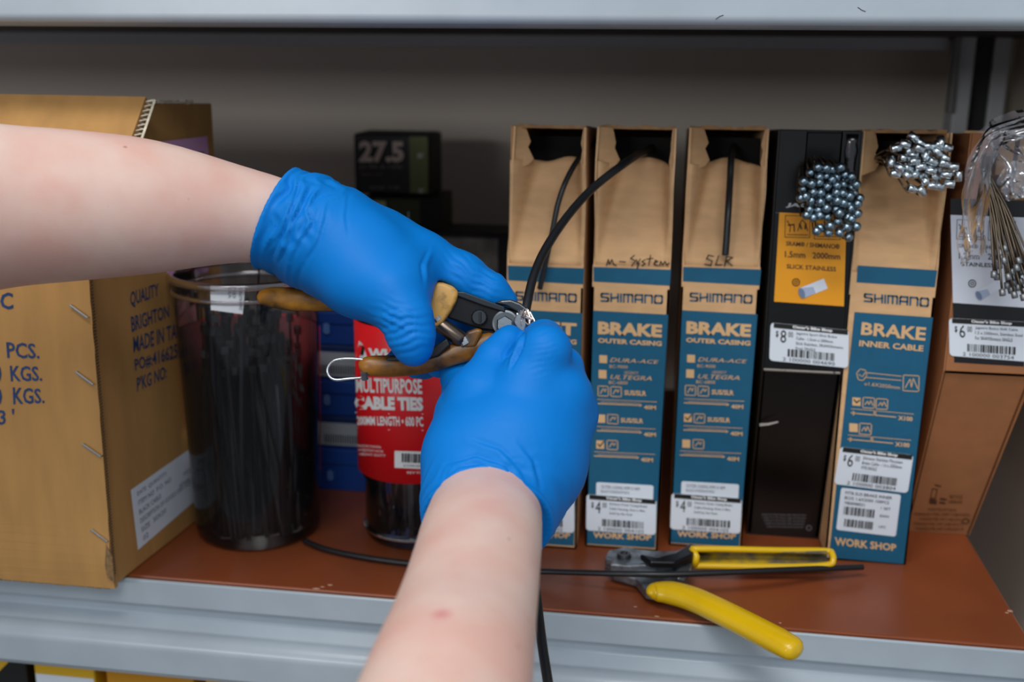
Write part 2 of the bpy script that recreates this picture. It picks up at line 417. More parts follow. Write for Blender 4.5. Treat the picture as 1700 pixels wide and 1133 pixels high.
# yellow boxes on the shelf underneath
def simple_box(x0, x1, y0, y1, z0, z1, name, label, m, cat='box', group=None, flapm=None):
    t = thing(name, label, cat, ((x0+x1)/2, (y0+y1)/2, z0), group)
    b = MB(); b.box((x0, y0, z0), (x1, y1, z1-0.002)); b.build('body', m, t, bevel=0.0015)
    b = MB(); b.box((x0+0.001, y0+0.001, z1-0.0019), (x1-0.001, y1/2+y0/2-0.0005, z1)); b.build('flap', flapm or m, t)
    b = MB(); b.box((x0+0.001, y1/2+y0/2+0.0005, z1-0.0019), (x1-0.001, y1-0.001, z1)); b.build('flap', flapm or m, t)
    return t
YEL = mat('yellow_box', 'e0b01e', 0.5); YELO = mat('deep_yellow_box', 'c98a14', 0.5); BLK = mat('dull_black_box', '141414', 0.5)
t = simple_box(-0.60, -0.507, 0.03, 0.15, -0.32, -0.089, 'black_box', 'black box with a yellow stripe under the shelf, at the far left', BLK)
b = MB(); yy = 0.0297; b.add([(-0.545, yy, -0.118), (-0.536, yy, -0.118), (-0.508, yy, -0.090), (-0.519, yy, -0.090)], [(0, 1, 2, 3)]); b.build('stripe', YEL, t)
t = simple_box(-0.500, -0.447, 0.03, 0.15, -0.32, -0.091, 'yellow_box', 'bright yellow box with white lower half under the shelf, beside the black box', YEL)
b = MB(); b.add([(-0.499, 0.0297, -0.30), (-0.448, 0.0297, -0.30), (-0.448, 0.0297, -0.112), (-0.499, 0.0297, -0.112)], [(0, 1, 2, 3)]); b.build('white_panel', WHITE, t)
b = MB(); b.add([(-0.480, 0.0296, -0.101), (-0.468, 0.0296, -0.101), (-0.468, 0.0296, -0.097), (-0.480, 0.0296, -0.097)], [(0, 1, 2, 3)]); b.build('ink_bar', INK, t)
simple_box(-0.437, -0.362, 0.03, 0.15, -0.32, -0.093, 'yellow_box', 'deep amber yellow box under the shelf, between two lighter ones', YELO)
simple_box(-0.352, -0.26, 0.03, 0.15, -0.32, -0.097, 'yellow_box', 'plain yellow box under the shelf, rightmost of the row', YEL)

# ------------------------------------------------------------------ cable boxes
H = 0.331; DEP = 0.20; TH = 0.0015; HB = 0.318
def casing_box(x0, x1, yf, label, seed):
    """kraft dispenser: front panel folded in at the top, side walls left standing"""
    t = thing('cable_box', label, 'box', ((x0+x1)/2, yf+DEP/2, 0)); rr = random.Random(seed)
    zf = 0.2295; zt = 0.305; yb = yf+DEP; ys = yf+0.030
    b = MB()
    b.box((x0, yf, 0), (x1, yf+TH, zf))                                  # front
    b.box((x0, yb-TH, 0), (x1, yb, HB))                                   # back
    b.box((x0, yf, 0), (x1, yb, TH))                                     # bottom
    b.build('front_panel', KRAFT, t)
    for sx, xo in ((x0, 1), (x1, -1)):                                   # side walls with a worn front edge
        n = 14; V = []
        for i in range(n+1):
            z = H*i/n; j = rr.uniform(-.0006, .0006) if z > zf else 0
            lean = (0.004*max(0, (z-zf)/(H-zf))) if x1 < -0.06 and xo == 1 else 0
            for yy in (yf+(0.001+abs(j) if z > zf else 0), yb):
                for dx in (0, xo*TH): V.append((sx+dx+j+lean, yy, z if yy == yb and z < HB else (HB if yy == yb else z)))
        Fc = []
        for i in range(n):
            a = 4*i; Fc += [(a, a+4, a+6, a+2), (a+1, a+3, a+7, a+5), (a, a+1, a+5, a+4), (a+2, a+6, a+7, a+3)]
        Fc += [(0, 2, 3, 1), (4*n, 4*n+1, 4*n+3, 4*n+2)]
        mesh('side_wall', V, Fc, KRAFT, t)
    # folded-in flap with creased gussets (grid)
    nx, nz = 22, 18; V = []
    for j in range(nz+1):
        tz = j/nz
        for i in range(nx+1):
            s = i/nx; x = x0+TH+0.0003+(x1-x0-2*TH-0.0006)*s; e = min(s, 1-s)
            wl, wr = (0.34, 0.14) if seed != 5 else (0.10, 0.20)
            ramp = min(1.0, s/(0.02+wl*tz), (1-s)/(0.02+wr*tz)); ramp = ramp*ramp*(3-2*ramp)
            gus = 0.006*math.exp(-(((e-0.16*tz-0.03)/0.05)**2))*tz
            wob = 0.0015*noise.noise(Vector((s*3+seed*5, tz*2.5, seed)))
            y = yf+0.0008+0.036*tz*ramp+wob*tz-0.002*tz*math.exp(-((s-0.2*tz)/0.04)**2)
            z = zf+(zt-zf)*tz+(0.002*math.sin(s*9+seed) if j == nz else 0)
            V.append((x, max(y, yf+0.0006), z))
    Fc = [(j*(nx+1)+i, j*(nx+1)+i+1, (j+1)*(nx+1)+i+1, (j+1)*(nx+1)+i) for j in range(nz) for i in range(nx)]
    mesh('tuck_flap', V, Fc, KRAFT, t, smooth=True, solid=0.0012)
    # ragged corner tabs either side of the opening
    for xa, sg in ((x0, 1), (x1, -1)):
        wd = (0.011 if sg == 1 else 0.003)
        P = [(xa+sg*TH, H), (xa+sg*wd, H-0.001), (xa+sg*(wd+.004*rr.random()), H-0.012), (xa+sg*(wd*1.15), H-0.016), (xa+sg*(wd*1.5), zt+0.001), (xa+sg*(wd*1.2), zt-.003), (xa+sg*TH, zt-0.006)]
        V = [(x, yf+0.002+1.1*abs(x-xa), z) for x, z in P]; V2 = [(x, y+0.0012, z) for x, y, z in V]; k = len(P)
        Fc = [tuple(range(k)), tuple(range(2*k-1, k-1, -1))]+[(i, (i+1) % k, (i+1) % k+k, i+k) for i in range(k)]
        mesh('corner_tab', V+V2, Fc, KRAFT, t)
    b = n = 10; V = []                                             # worn lid edge, sloping to the back
    for i in range(n+1):
        x = x0+TH+(x1-x0-2*TH)*i/n; yy = yf+0.010+rr.uniform(0, .004)
        V += [(x, yy, H-0.0016), (x, yb-TH, HB-0.0016), (x, yb-TH, HB), (x, yy, H+rr.uniform(0, .0015))]
    Fc = []
    for i in range(n):
        a = 4*i; Fc += [(a, a+1, a+5, a+4), (a+1, a+2, a+6, a+5), (a+2, a+3, a+7, a+6), (a+3, a, a+4, a+7)]
    Fc += [(0, 3, 2, 1), (4*n, 4*n+1, 4*n+2, 4*n+3)]
    mesh('lid', V, Fc, KRAFTD, t)
    b = MB(); b.box((x0+.003, yf+0.05, zt-0.1), (x1-.003, yf+0.052, H-0.010)); b.build('opening_shade', SHADEIN, t)  # black sheet added in place of the shade inside the opening
    return t
XA = -0.0575
casing = {}
for k, (dx, dy, lab) in {
    1: (-0.064, -0.007, 'kraft and teal cable box partly hidden by the gloved hand, leftmost of the teal boxes'),
    2: (0, 0, 'kraft and teal brake casing box that feeds the cable held by the gloved hands'),
    3: (0.0665, 0.0135, 'kraft and teal casing box beside the black box, short casing hanging down its front')}.items():
    casing[k] = casing_box(XA+dx, XA+dx+0.0575, 0.107+dy, lab, k)
P2 = plane_surf((0, 0.107, 0), (0, -1, 0), 0.0)
def dsurf(dx, dy, off):
    def s(a, b_):
        p = P2(a, b_); return p+np.array([dx, dy-off, 0])
    return s
def price_label(parent, surf_s, surf_p, Q, price, desc, digits, seed):
    lb = roundrect(surf_s, Q, 0.05, WHITE, 'price_sticker', parent, asp=1.9)
    sub = lambda x0, y0, x1, y1: [tuple(np.array(Q[3])*(1-x)*(1-y)+np.array(Q[2])*x*(1-y)+np.array(Q[0])*(1-x)*y+np.array(Q[1])*x*y) for x, y in ((x0, y1), (x1, y1), (x1, y0), (x0, y0))]
    P = Print(surf_p)
    P.rect(sub(0.04, 0.87, 0.985, 0.995)); P.text("$", sub(0.07, 0.62, 0.105, 0.80)); P.text(price, sub(0.13, 0.50, 0.205, 0.83), 0.0)
    P.text("00", sub(0.23, 0.66, 0.29, 0.81), 0.0)
    for i, ln in enumerate(desc):
        y1 = 0.82-0.13*i; P.text(ln, sub(0.33, y1-0.085, 0.33+0.62*len(ln)/30, y1), 0.0)
    P.bars(sub(0.23, 0.15, 0.85, 0.35), seed); P.text(digits, sub(0.17, 0.03, 0.83, 0.12), 0.0)
    P.build('label_print', INK, lb)
    P = Print(lambda a, b_: surf_p(a, b_)+(CP-surf_p(a, b_))*0.0002)
    P.text("Oscar's Bike Shop", sub(0.28, 0.885, 0.79, 0.985), 0.055); P.build('shop_name', WHITEI, lb)
def casing_print(t, dx, dy, title, check, hand, rows=True):
    s1, s2, s3 = dsurf(dx, dy, 0.0003), dsurf(dx, dy, 0.0006), dsurf(dx, dy, 0.0010)
    P = Print(s1)
    P.rect([(985.5, 443.4), (1114, 448), (1112, 474.4), (985.5, 467.5)]); P.rect([(985, 515.7), (1109.5, 522.6), (1087, 910), (974.5, 903)])
    pn = P.build('teal_panel', TEAL, t)
    P = Print(s2); P.wordmark([(997, 486), (1101, 490), (1100.5, 504.5), (997, 500.5)]); P.build('brand_lettering', TEAL, t)
    P = Print(s2); P.text(title, [(993, 533.6), (1099.7, 539), (1098.5, 560.4), (992.6, 554.7)], 0.05)
    P.text('OUTER CASING', [(992.6, 561), (1099, 566.6), (1098.5, 574.9), (992.6, 569)], 0.04)
    P.text('WORK SHOP', [(984.7, 883), (1082, 888), (1081, 897.6), (984.7, 893)], 0.035)
    P.build('title_lettering', TAN, t)
    P = Print(s2)
    for q in ((995, 589.5, 1008, 602.4), (994, 614, 1007, 628), (991.8, 688, 1004.7, 701.6), (990, 731, 1003, 744.7)): P.rect(Qr(*q, sk=0.6))
    P.text('DURA-ACE', [(1016, 594), (1094, 598), (1091, 604), (1012.5, 601)], 0.0); P.text('BC-9000', Qr(1012, 605.6, 1042, 611, 1), 0.0)
    P.text('ULTEGRA', [(1016, 622), (1085, 625), (1082, 632), (1012, 629)], 0.0); P.text('BC-6800', Qr(1011, 632, 1042, 637.5, 1), 0.0); P.text('LEGACY', Qr(1037, 616, 1060, 620.5, 1), 0.0)
    for q in ((993, 640.7, 1010, 657), (1014, 642, 1031.6, 658), (1008.7, 688, 1026, 703), (1007.8, 731, 1025.4, 746)):
        P.stroke([(q[0], q[1]), (q[2], q[1]+.8), (q[2], q[3]+.8), (q[0], q[3])], 1.3, closed=True)
        m0 = (q[0]+q[2])/2; P.stroke([(q[0]+4, q[3]-4), (m0, q[1]+4), (m0+3, q[3]-6), (q[2]-4, q[1]+5)], 1.4)
    P.text('SUS/SLR', Qr(1036.6, 647.6, 1073, 656, 1.5), 0.03); P.text('SUS/SLR', Qr(1030.6, 693.6, 1068, 701.5, 1.5), 0.03)
    for x0, y0, x1 in ((992, 663, 1090), (991.8, 708, 1088), (987, 750, 1087)):
        P.stroke([(x0, y0), (x1, y0+4.5)], 0.9); P.stroke([(x0, y0+7), (x0+70, y0+10)], 1.6); P.stroke([(x0+6, y0+4.5), (x0+70, y0+7.2)], 0.7)
        P.poly([(x0+70, y0+7.5), (x0+74, y0+10), (x0+70, y0+12.5)]); P.text('40M', Qr(x0+77, y0+9.5, x0+97, y0+16.5, 1), 0.03)
    P.build('small_print', TAN, t)
    x0, y0 = ((991.8, 688), (990, 731))[check]
    P = Print(s3); P.stroke([(x0+3, y0+6), (x0+6, y0+10), (x0+12, y0+2)], 1.8); P.build('tick_mark', INK, t)
    lb = roundrect(dsurf(dx, dy, 0.0005), [(990, 800.5), (1085, 806), (1084, 832), (989.5, 826)], 0.04, WHITE, 'product_sticker', t, asp=3)
    P = Print(dsurf(dx, dy, 0.0008)); P.text('OUTER CASING 5MM X 40M', Qr(998, 805, 1062, 810.5, 4), 0.0); P.text('BLACK WORKSHOP BOX', Qr(998, 813, 1045, 817.5, 3), 0.0); P.build('sticker_print', INKG, lb)
    price_label(t, dsurf(dx, dy, 0.0011), dsurf(dx, dy, 0.0014), [(974, 820), (1090, 829), (1088.6, 888), (973, 880)], '4',
                ['Shimano Outer Casing Brake', 'Cable Housing, 5mm x 40m,', 'Sold by the foot'], '2 100000 004102', 7+int(dx*100))
    if hand:
        P = Print(s3)
        for st in hand: P.stroke(st, 1.9)
        P.build('handwriting', INK, t)
sh = lambda pts, ox, oy: [(x+ox, y+oy) for x, y in pts]
m_sys = [[(1007, 440), (1010, 431), (1012, 438), (1016, 431), (1019, 439), (1023, 440)], [(1029, 434), (1038, 435)],
         [(1053, 424), (1047, 429), (1055, 433), (1049, 441)], [(1057, 431), (1058, 438), (1063, 430)], [(1061, 437), (1058, 445)], [(1071, 431), (1066, 434), (1071, 438), (1066, 441)],
         [(1080, 424), (1077, 440)], [(1074, 430), (1084, 429)], [(1086, 437), (1092, 434), (1088, 432), (1086, 439), (1092, 441)], [(1095, 441), (1097, 434), (1100, 440), (1104, 434), (1107, 440), (1111, 437)]]
slr3 = [[(1184, 426), (1176, 424), (1173, 430), (1182, 434), (1180, 441), (1170, 439)], [(1193, 425), (1188, 440), (1198, 440)], [(1206, 426), (1203, 442)], [(1206, 426), (1216, 428), (1206, 434), (1215, 441)]]
casing_print(casing[1], -0.064, -0.007, 'SHIFT', 0, None)
casing_print(casing[2], 0, 0, 'BRAKE', 1, m_sys)
# the second box's writing is given on its own face
P3 = plane_surf((0, 0.1205, 0), (0, -1, 0), 0.001)
def back_to_2(a, b_): return None
casing_print(casing[3], 0.0665, 0.0135, 'BRAKE', 0, None)
P = Print(P3)
for st in slr3: P.stroke(st, 2.0)
P.build('handwriting', INK, casing[3])

# brake inner cable box (same kraft and teal, standing forward at the right)
B5 = casing_box(0.1305, 0.1915, 0.115, 'kraft and teal inner cable box with barrel-ended cables fanning out of its top', 5)
S5 = [plane_surf((0, 0.115, 0), (0, -1, 0), o) for o in (0.0003, 0.0006, 0.0010, 0.0013)]
P = Print(S5[0]); P.rect([(1424, 441), (1556, 449.2), (1552, 477.2), (1422, 469)]); P.rect([(1418.6, 518.4), (1549, 527.5), (1500, 937), (1376, 926)]); P.build('teal_panel', TEAL, B5)
P = Print(S5[1]); P.wordmark([(1434, 487), (1543, 495), (1542, 510), (1434, 501)]); P.build('brand_lettering', TEAL, B5)
P = Print(S5[1]); P.text('BRAKE', [(1431, 535), (1538, 544), (1536, 566), (1429, 556)], 0.03); P.text('INNER CABLE', [(1427, 565), (1533.4, 574), (1532.7, 584), (1426, 575)], 0.03)
P.text('WORK SHOP', [(1385.7, 892), (1488, 904), (1487.7, 916), (1385.7, 906)], 0.03); P.build('title_lettering', TAN, B5)
P = Print(S5[1])
P.stroke([(1422, 620), (1428, 613), (1437, 615), (1439, 624), (1433, 632), (1425, 631)], 1.3, closed=True); P.stroke([(1426, 622), (1432, 626), (1436, 619)], 1.1)
P.stroke([(1438, 619), (1496, 625)], 1.1); P.stroke([(1438, 627), (1496, 632)], 1.1); P.text('o1.6X2050mm', [(1435, 634), (1494, 641), (1494, 647), (1435, 640)], 0.0)
for q in ((1500, 623, 1526, 649), (1433, 660, 1452, 677), (1455, 662, 1474, 679), (1427.5, 703, 1447, 721)):
    P.stroke([(q[0], q[1]), (q[2], q[1]+1.5), (q[2]-1, q[3]+1.5), (q[0]-1, q[3])], 1.3, closed=True)
    xm = (q[0]+q[2])/2; P.stroke([(q[0]+3, q[3]-5), (xm-2, q[1]+6), (xm, q[3]-4), (xm+3, q[1]+5), (q[2]-3, q[3]-4)], 1.3)
P.rect(Qr(1415, 660, 1428.6, 673.5, 1)); P.rect(Qr(1410, 703, 1424, 717, 1))
for x0, y0 in ((1413, 679), (1408, 722.5)):
    P.stroke([(x0, y0), (x0+104, y0+9)], 0.9); P.stroke([(x0, y0+7), (x0+74, y0+14)], 1.5)
    for k in (3, 38): P.stroke([(x0+k, y0+4), (x0+k+4, y0+7.5), (x0+k, y0+11)], 1.3, closed=True)
    P.text('X100', Qr(x0+78, y0+11.5, x0+102, y0+19, 2), 0.03)
P.build('small_print', TAN, B5)
P = Print(S5[2]); P.stroke([(1418, 664), (1422, 669), (1427, 665)], 1.9); P.build('tick_mark', INK, B5)
price_label(B5, S5[2], S5[3], [(1395, 742), (1516.8, 755.8), (1507, 819.4), (1384.5, 804)], '6', ['Shimano Stainless Mountain', 'Brake Cable - 1.6 x 2050mm', 'MTB SINGLE'], '2 100000 003804', 5)
lb = roundrect(S5[1], [(1396.5, 810), (1495.8, 821.8), (1487, 891.6), (1388, 880)], 0.04, WHITE, 'product_sticker', B5, asp=1.3)
P = Print(S5[2]); Q = [(1396.5, 810), (1495.8, 821.8), (1487, 891.6), (1388, 880)]
sb = lambda Q, x0, y0, x1, y1: [tuple(np.array(Q[3])*(1-x)*(1-y)+np.array(Q[2])*x*(1-y)+np.array(Q[0])*(1-x)*y+np.array(Q[1])*x*y) for x, y in ((x0, y1), (x1, y1), (x1, y0), (x0, y0))]
P.text('MTB SUS BRAKE INNER', sb(Q, .08, .86, .86, .93), 0.0); P.text('BOX 1.6X2050 100PCS', sb(Q, .08, .74, .82, .81), 0.0); P.text('Y80098021', sb(Q, .08, .62, .42, .69), 0.0); P.text('1 SET', sb(Q, .7, .6, .86, .66), 0)
P.bars(sb(Q, .09, .38, .60, .57), 3, 26); P.bars(sb(Q, .12, .10, .60, .28), 4, 22); P.text('EAN', sb(Q, .7, .42, .84, .48), 0); P.text('UPC', sb(Q, .7, .16, .82, .22), 0); P.build('sticker_print', INK, lb)

# black and brown display boxes with a sloping lower front
def display_box(x0, x1, yt, yb_, zc, label, m, inner, back=0.30):
    t = thing('cable_box', label, 'box', ((x0+x1)/2, yt+0.1, 0)); b = MB()
    b.add([(x0, yt, zc), (x1, yt, zc), (x1, yt, H-0.02), (x0, yt, H-0.02), (x0, yt+.002, zc), (x1, yt+.002, zc), (x1, yt+.002, H-0.02), (x0, yt+.002, H-0.02)],
          [(0, 1, 2, 3), (5, 4, 7, 6), (3, 2, 6, 7), (1, 0, 4, 5), (0, 3, 7, 4), (2, 1, 5, 6)])
    return t, b
t4 = thing('cable_box', 'black cable box with an orange label and ball-ended cables spilling from its top', 'box', (0.10, 0.2, 0))
x0, x1, yt, yl, zc = 0.0735, 0.1295, 0.114, 0.152, 0.1535
ww = 0.0125; zo = 0.305     # opening in the upper front
b = MB(); b.box((x0, yt, zc), (x1, yt+.002, 0.272)); b.box((x0, yt, 0.272), (x0+ww+0.006, yt+.002, H)); b.box((x1-ww, yt, 0.272), (x1, yt+.002, H)); b.build('front_panel', BLACKB, t4, bevel=0.0004)
b = MB(); b.hexa([(x0+.002, yl, 0), (x1-.002, yl, 0), (x1-.002, yl+.002, 0), (x0+.002, yl+.002, 0), (x0+.001, yt+.004, zc-.003), (x1-.001, yt+.004, zc-.003), (x1-.001, yt+.006, zc-.003), (x0+.001, yt+.006, zc-.003)]); b.build('lower_front', BLACKB, t4, bevel=0.0004)
b = MB(); b.tube([(x0, yt+.001, zc-.001), (x1, yt+.001, zc-.001)], 0.0012, 8); b.build('crease', mat('worn_black_crease', '2a292b', 0.4, col2='8a8076', scale=300, thr=(0.62, 0.64)), t4)
def side5(x, xo):
    P = [(yt, H), (yt, zc), (yl, 0), (yt+DEP, 0), (yt+DEP, HB)]
    V = [(x, y, z) for y, z in P]+[(x+xo, y, z) for y, z in P]; k = 5
    Fc = [tuple(range(k)), tuple(range(2*k-1, k-1, -1))]+[(i, i+k, (i+1) % k+k, (i+1) % k) for i in range(k)]
    return V, Fc
for xs, xo in ((x0-.0014, .0012), (x1+.0002, .0012)):
    V, Fc = side5(xs, xo); mesh('side_wall', V, Fc, mat('black_board_worn_edge', '141210', 0.35, var=0.3, scale=60), t4, bevel=0.0003)
b = MB(); b.box((x0, yt+DEP-.002, 0), (x1, yt+DEP, HB-.002)); b.box((x0, yl, 0), (x1, yt+DEP, .002)); b.build('back_panel', BLACKB, t4)
b = MB(); b.hexa([(x0, yt+.008, H-.002), (x1, yt+.008, H-.002), (x1, yt+DEP, HB-.002), (x0, yt+DEP, HB-.002), (x0, yt+.008, H), (x1, yt+.008, H), (x1, yt+DEP, HB), (x0, yt+DEP, HB)]); b.build('lid', BLACKB, t4)
b = MB(); b.hexa([(x0+ww+.007, yt+.006, .285), (x1-ww-.001, yt+.006, .285), (x1-ww-.001, yt+.008, .285), (x0+ww+.007, yt+.008, .285), (x0+ww+.007, yt+.001, H-.002), (x1-ww-.001, yt+.001, H-.002), (x1-ww-.001, yt+.003, H-.002), (x0+ww+.007, yt+.003, H-.002)])
b.build('tab', BLACKB, t4)
b = MB(); b.tube([at(1262, 706, y=.125), at(1275, 705, y=.122), at(1292, 701, y=.121)], [0.0012, .001, .0006], 6); b.build('torn_sliver', mat('bare_paper', 'a9a49c', 0.7), t4)
b = MB(); b.tube([(x1-.006, yt+.0005, z+.0) for z in np.linspace(.262, H-.002, 12)], [.0045+.0006*math.sin(k*2.3) for k in range(12)], 14, flat=.55, ref=(0, 1, 0)); b.build('highlight_strip', mat('crinkled_black_gloss', '0a0a0c', .14, bump=.5, bscale=90, spec=.9, coat=.6), t4, smooth=True)  # glossy strip added to catch a highlight down the panel edge
S4 = [plane_surf((0, yt, 0), (0, -1, 0), o) for o in (0.0003, 0.0006, 0.0010, 0.0013)]
OQ = [(1293.8, 353), (1405.5, 358), (1401, 509), (1285, 501)]
P = Print(S4[0]); P.rect(OQ); ol = P.build('orange_panel', ORANGE, t4)
def spec_print(S, sram, l1a, l1b, l2, ic, circ, ring, dark):
    P = Print(S); P.text(sram[0], sram[1], 0.02); P.text(l1a[0], l1a[1], 0.02); P.text(l1b[0], l1b[1], 0.02); P.text(l2[0], l2[1], 0.02)
    for x0_, y0_, x1_, y1_ in ic:
        P.stroke([(x0_, y0_), (x1_, y0_+1), (x1_-1, y1_+1), (x0_-1, y1_)], 1.0, closed=True); w_, h_ = x1_-x0_, y1_-y0_
        for ox, pat in ((0.08, [(.0, .25), (.12, .5), (.1, .75)]), (0.5, [(0, .7), (.1, .35), (.18, .2), (.3, .35), (.4, .7)])):
            P.stroke([(x0_+w_*(ox+px_), y0_+h_*py_) for px_, py_ in pat], 1.5)
        P.stroke([(x0_+w_*.12, y0_+h_*.45), (x0_+w_*.34, y0_+h_*.42), (x0_+w_*.36, y0_+h_*.72)], 2.2)
        P.stroke([(x0_+w_*.58, y0_+h_*.42), (x0_+w_*.64, y0_+h_*.6)], 3.0); P.stroke([(x0_+w_*.82, y0_+h_*.42), (x0_+w_*.8, y0_+h_*.6)], 3.0)
        P.stroke([(x0_+w_*.08, y0_+h_*.88), (x0_+w_*.9, y0_+h_*.9)], 1.3)
    P.stroke([(circ[0]+6*math.cos(a), circ[1]+6*math.sin(a)) for a in [i*math.pi/5 for i in range(10)]], 1.6, closed=True)
    P.stroke([(circ[0]+2.6*math.cos(a), circ[1]+2.6*math.sin(a)) for a in [i*math.pi/3 for i in range(6)]], 1.4, closed=True)
    return P
def cable_picture(S, a, c, r, parent, m0):
    a = np.array(a, float); c = np.array(c, float); t_ = (c-a)/np.linalg.norm(c-a); n_ = np.array([-t_[1], t_[0]]); P = Print(S)
    P.poly([tuple(a-n_*r), tuple(c-n_*r), tuple(c+n_*r), tuple(a+n_*r)]); o = P.build('cable_picture', mat('picture_white', 'dce2ec', 0.5), parent)
    P = Print(lambda x, y: S(x, y)+(CP-S(x, y))*0.0004); P.poly([tuple(a-n_*r), tuple(a+(c-a)*.5-n_*r*.3), tuple(a+(c-a)*.5+n_*r*.9), tuple(a+n_*r)], 0)
    P.build('picture_shade', mat('picture_light_blue', 'aab7cf', 0.5), parent)
    P = Print(lambda x, y: S(x, y)+(CP-S(x, y))*0.0008); P.poly([tuple(a+n_*r*math.sin(k)+t_*r*.55*math.cos(k)) for k in [i*math.pi/7 for i in range(14)]], 0)
    P.build('picture_end', mat('picture_slate', '6f7f9c', 0.5), parent)
spec_print(S4[1], ('SRAM® / SHIMANO®', [(1305, 400.5), (1394.4, 405.4), (1394, 414), (1305, 408)]), ('1.5mm', Qr(1303, 417, 1337, 427.5, 1.5)), ('2000mm', Qr(1349, 419, 1395, 429.5, 2)),
           ('SLICK STAINLESS', [(1306, 438.6), (1388, 443.5), (1388, 451), (1306, 446)]), ((1304, 358, 1345, 394), (1353, 361, 1396, 397)), (1321.5, 469), 0, 0).build('orange_panel_print', BROWNI, ol)
cable_picture(S4[1], (1331, 487), (1371, 471), 9, ol, None)
P = Print(S4[1]); P.text('JAGWIRE', [(1307, 337), (1394, 340), (1391, 348), (1304, 345)], 0.05); P.build('brand_lettering', mat('silver_print', 'c9cdd0', 0.4), t4)
price_label(t4, S4[2], S4[3], [(1279.5, 535.7), (1409.6, 548.4), (1408, 611.5), (1277, 598.9)], '8', ['Jagwire Sport Slick Brake', 'Cable - 1.5mm x 2000mm,', 'Slick Stainless, SRAM/Shimano', 'Road, SINGLE'], '2 100000 004690', 11)
SL = plane_surf((x0, yl, 0), (0, -zc, -(yl-yt-.004)), 0.0006)
P = Print(SL)
for i in range(5): P.text('CABLE KIT FOR ROAD AND MOUNTAIN', Qr(1264+i*2, 853+i*5, 1338-i, 856+i*5, 1.5), 0.0)
P.stroke([(1343+4*math.cos(a), 877+4*math.sin(a)) for a in [i*math.pi/5 for i in range(10)]], 2, closed=True); P.build('fine_print', mat('dim_grey_print', '77777a', 0.5), t4)

t6 = thing('cable_box', "brown cable box with a white label at the shelf's right end, below the plastic bag", 'box', (0.236, 0.25, 0))
x0, x1, yt, yl, zc = 0.2045, 0.2655, 0.115, 0.180, 0.158
b = MB(); b.box((x0, yt, zc), (x1, yt+.002, 0.285)); b.box((x0, yt, .285), (x0+.014, yt+.002, H)); b.box((x1-.014, yt, .285), (x1, yt+.002, H)); b.build('front_panel', BROWNBOX, t6, bevel=0.0004)
b = MB(); b.hexa([(x0+.001, yl, 0), (x1-.013, yl, 0), (x1-.013, yl+.002, 0), (x0+.001, yl+.002, 0), (x0+.001, yt+.004, zc-.003), (x1-.001, yt+.004, zc-.003), (x1-.001, yt+.006, zc-.003), (x0+.001, yt+.006, zc-.003)]); b.build('lower_front', BROWNBOX, t6, bevel=0.0004)
for xs, tp in ((x0-.0014, 0), (x1+.0002, -.012)):
    V, Fc = side5(xs, .0012); V = [(v[0]+(tp if v[2] < .01 else 0), v[1], v[2]) for v in V]; mesh('side_wall', V, Fc, BROWNBOX, t6, bevel=0.0003)
b = MB(); b.box((x0, yt+DEP-.002, 0), (x1-.013, yt+DEP, HB)); b.build('back_panel', BROWNBOX, t6)
b = MB(); b.box((x0+.002, yt+.03, .285), (x0+.022, yt+.031, H)); b.box((x0+.026, yt+.028, .30), (x0+.037, yt+.029, H)); b.box((x0+.041, yt+.03, .25), (x0+.052, yt+.031, H)); b.build('inner_tab', KRAFT, t6)
b = MB(); b.hexa([(x0, yt+.06, H-.012), (x1, yt+.06, H-.012), (x1, yt+DEP, HB-.002), (x0, yt+DEP, HB-.002), (x0, yt+.06, H-.01), (x1, yt+.06, H-.01), (x1, yt+DEP, HB), (x0, yt+DEP, HB)]); b.build('lid', BROWNBOX, t6)
S6 = [plane_surf((0, yt, 0), (0, -1, 0), o) for o in (0.0003, 0.0006, 0.0010, 0.0013)]
P = Print(S6[0]); P.rect([(1578, 357), (1718, 362), (1714, 512), (1582, 503)]); wl = P.build('white_panel', mat('pale_label_print', 'd3d8e2', 0.4), t6)
P = Print(S6[0]); P.rect([(1578, 330), (1719, 334), (1718, 362), (1578, 357)]); P.build('black_band', mat('black_label_print', '17181a', 0.4), t6); P = Print(S6[0]); P.rect([(1582, 503), (1714, 512), (1712, 541), (1582, 531)]); P.build('black_band', mat('black_label_print', '17181a', 0.4), t6); P = Print(S6[0]); P.rect([(1584, 590), (1700, 598), (1700, 609), (1584, 602)]); P.build('black_band', mat('black_label_print', '17181a', 0.4), t6)
spec_print(S6[1], ('SRAM® / SHIMANO®', [(1591, 404.5), (1686, 409.5), (1686, 416.5), (1591, 411.5)]), ('1.2mm', Qr(1592, 419.5, 1626, 430, 1)), ('2300mm', Qr(1640, 421, 1686, 431.5, 1)),
           ('STAINLESS', [(1596.5, 434.7), (1650, 437.5), (1650, 444.5), (1596.5, 442)]), ((1589, 365, 1633, 397), (1642, 367, 1686, 399)), (1614, 471), 0, 0).build('white_panel_print', mat('slate_print', '3c4048', 0.5), wl)
cable_picture(S6[1], (1625, 491), (1656, 474), 8, wl, None)
price_label(t6, S6[2], S6[3], [(1575.3, 528.3), (1708, 535), (1705, 601), (1576.4, 591)], '6', ['Jagwire Basics Shift Cable', '1.2 x 2300mm, Stainless Steel', 'For SRAM/Shimano SINGLE'], '2 100000 003754', 13)
SL = plane_surf((x0, yl, 0), (0, -zc, -(yl-yt-.004)), 0.0006)
P = Print(SL)
P.rect(Qr(1543, 829, 1555, 837, 1)); P.stroke([(1545, 828), (1548, 812), (1556, 813), (1553, 828)], 1.5, closed=True); P.stroke([(1553, 806), (1561, 808)], 2.5)
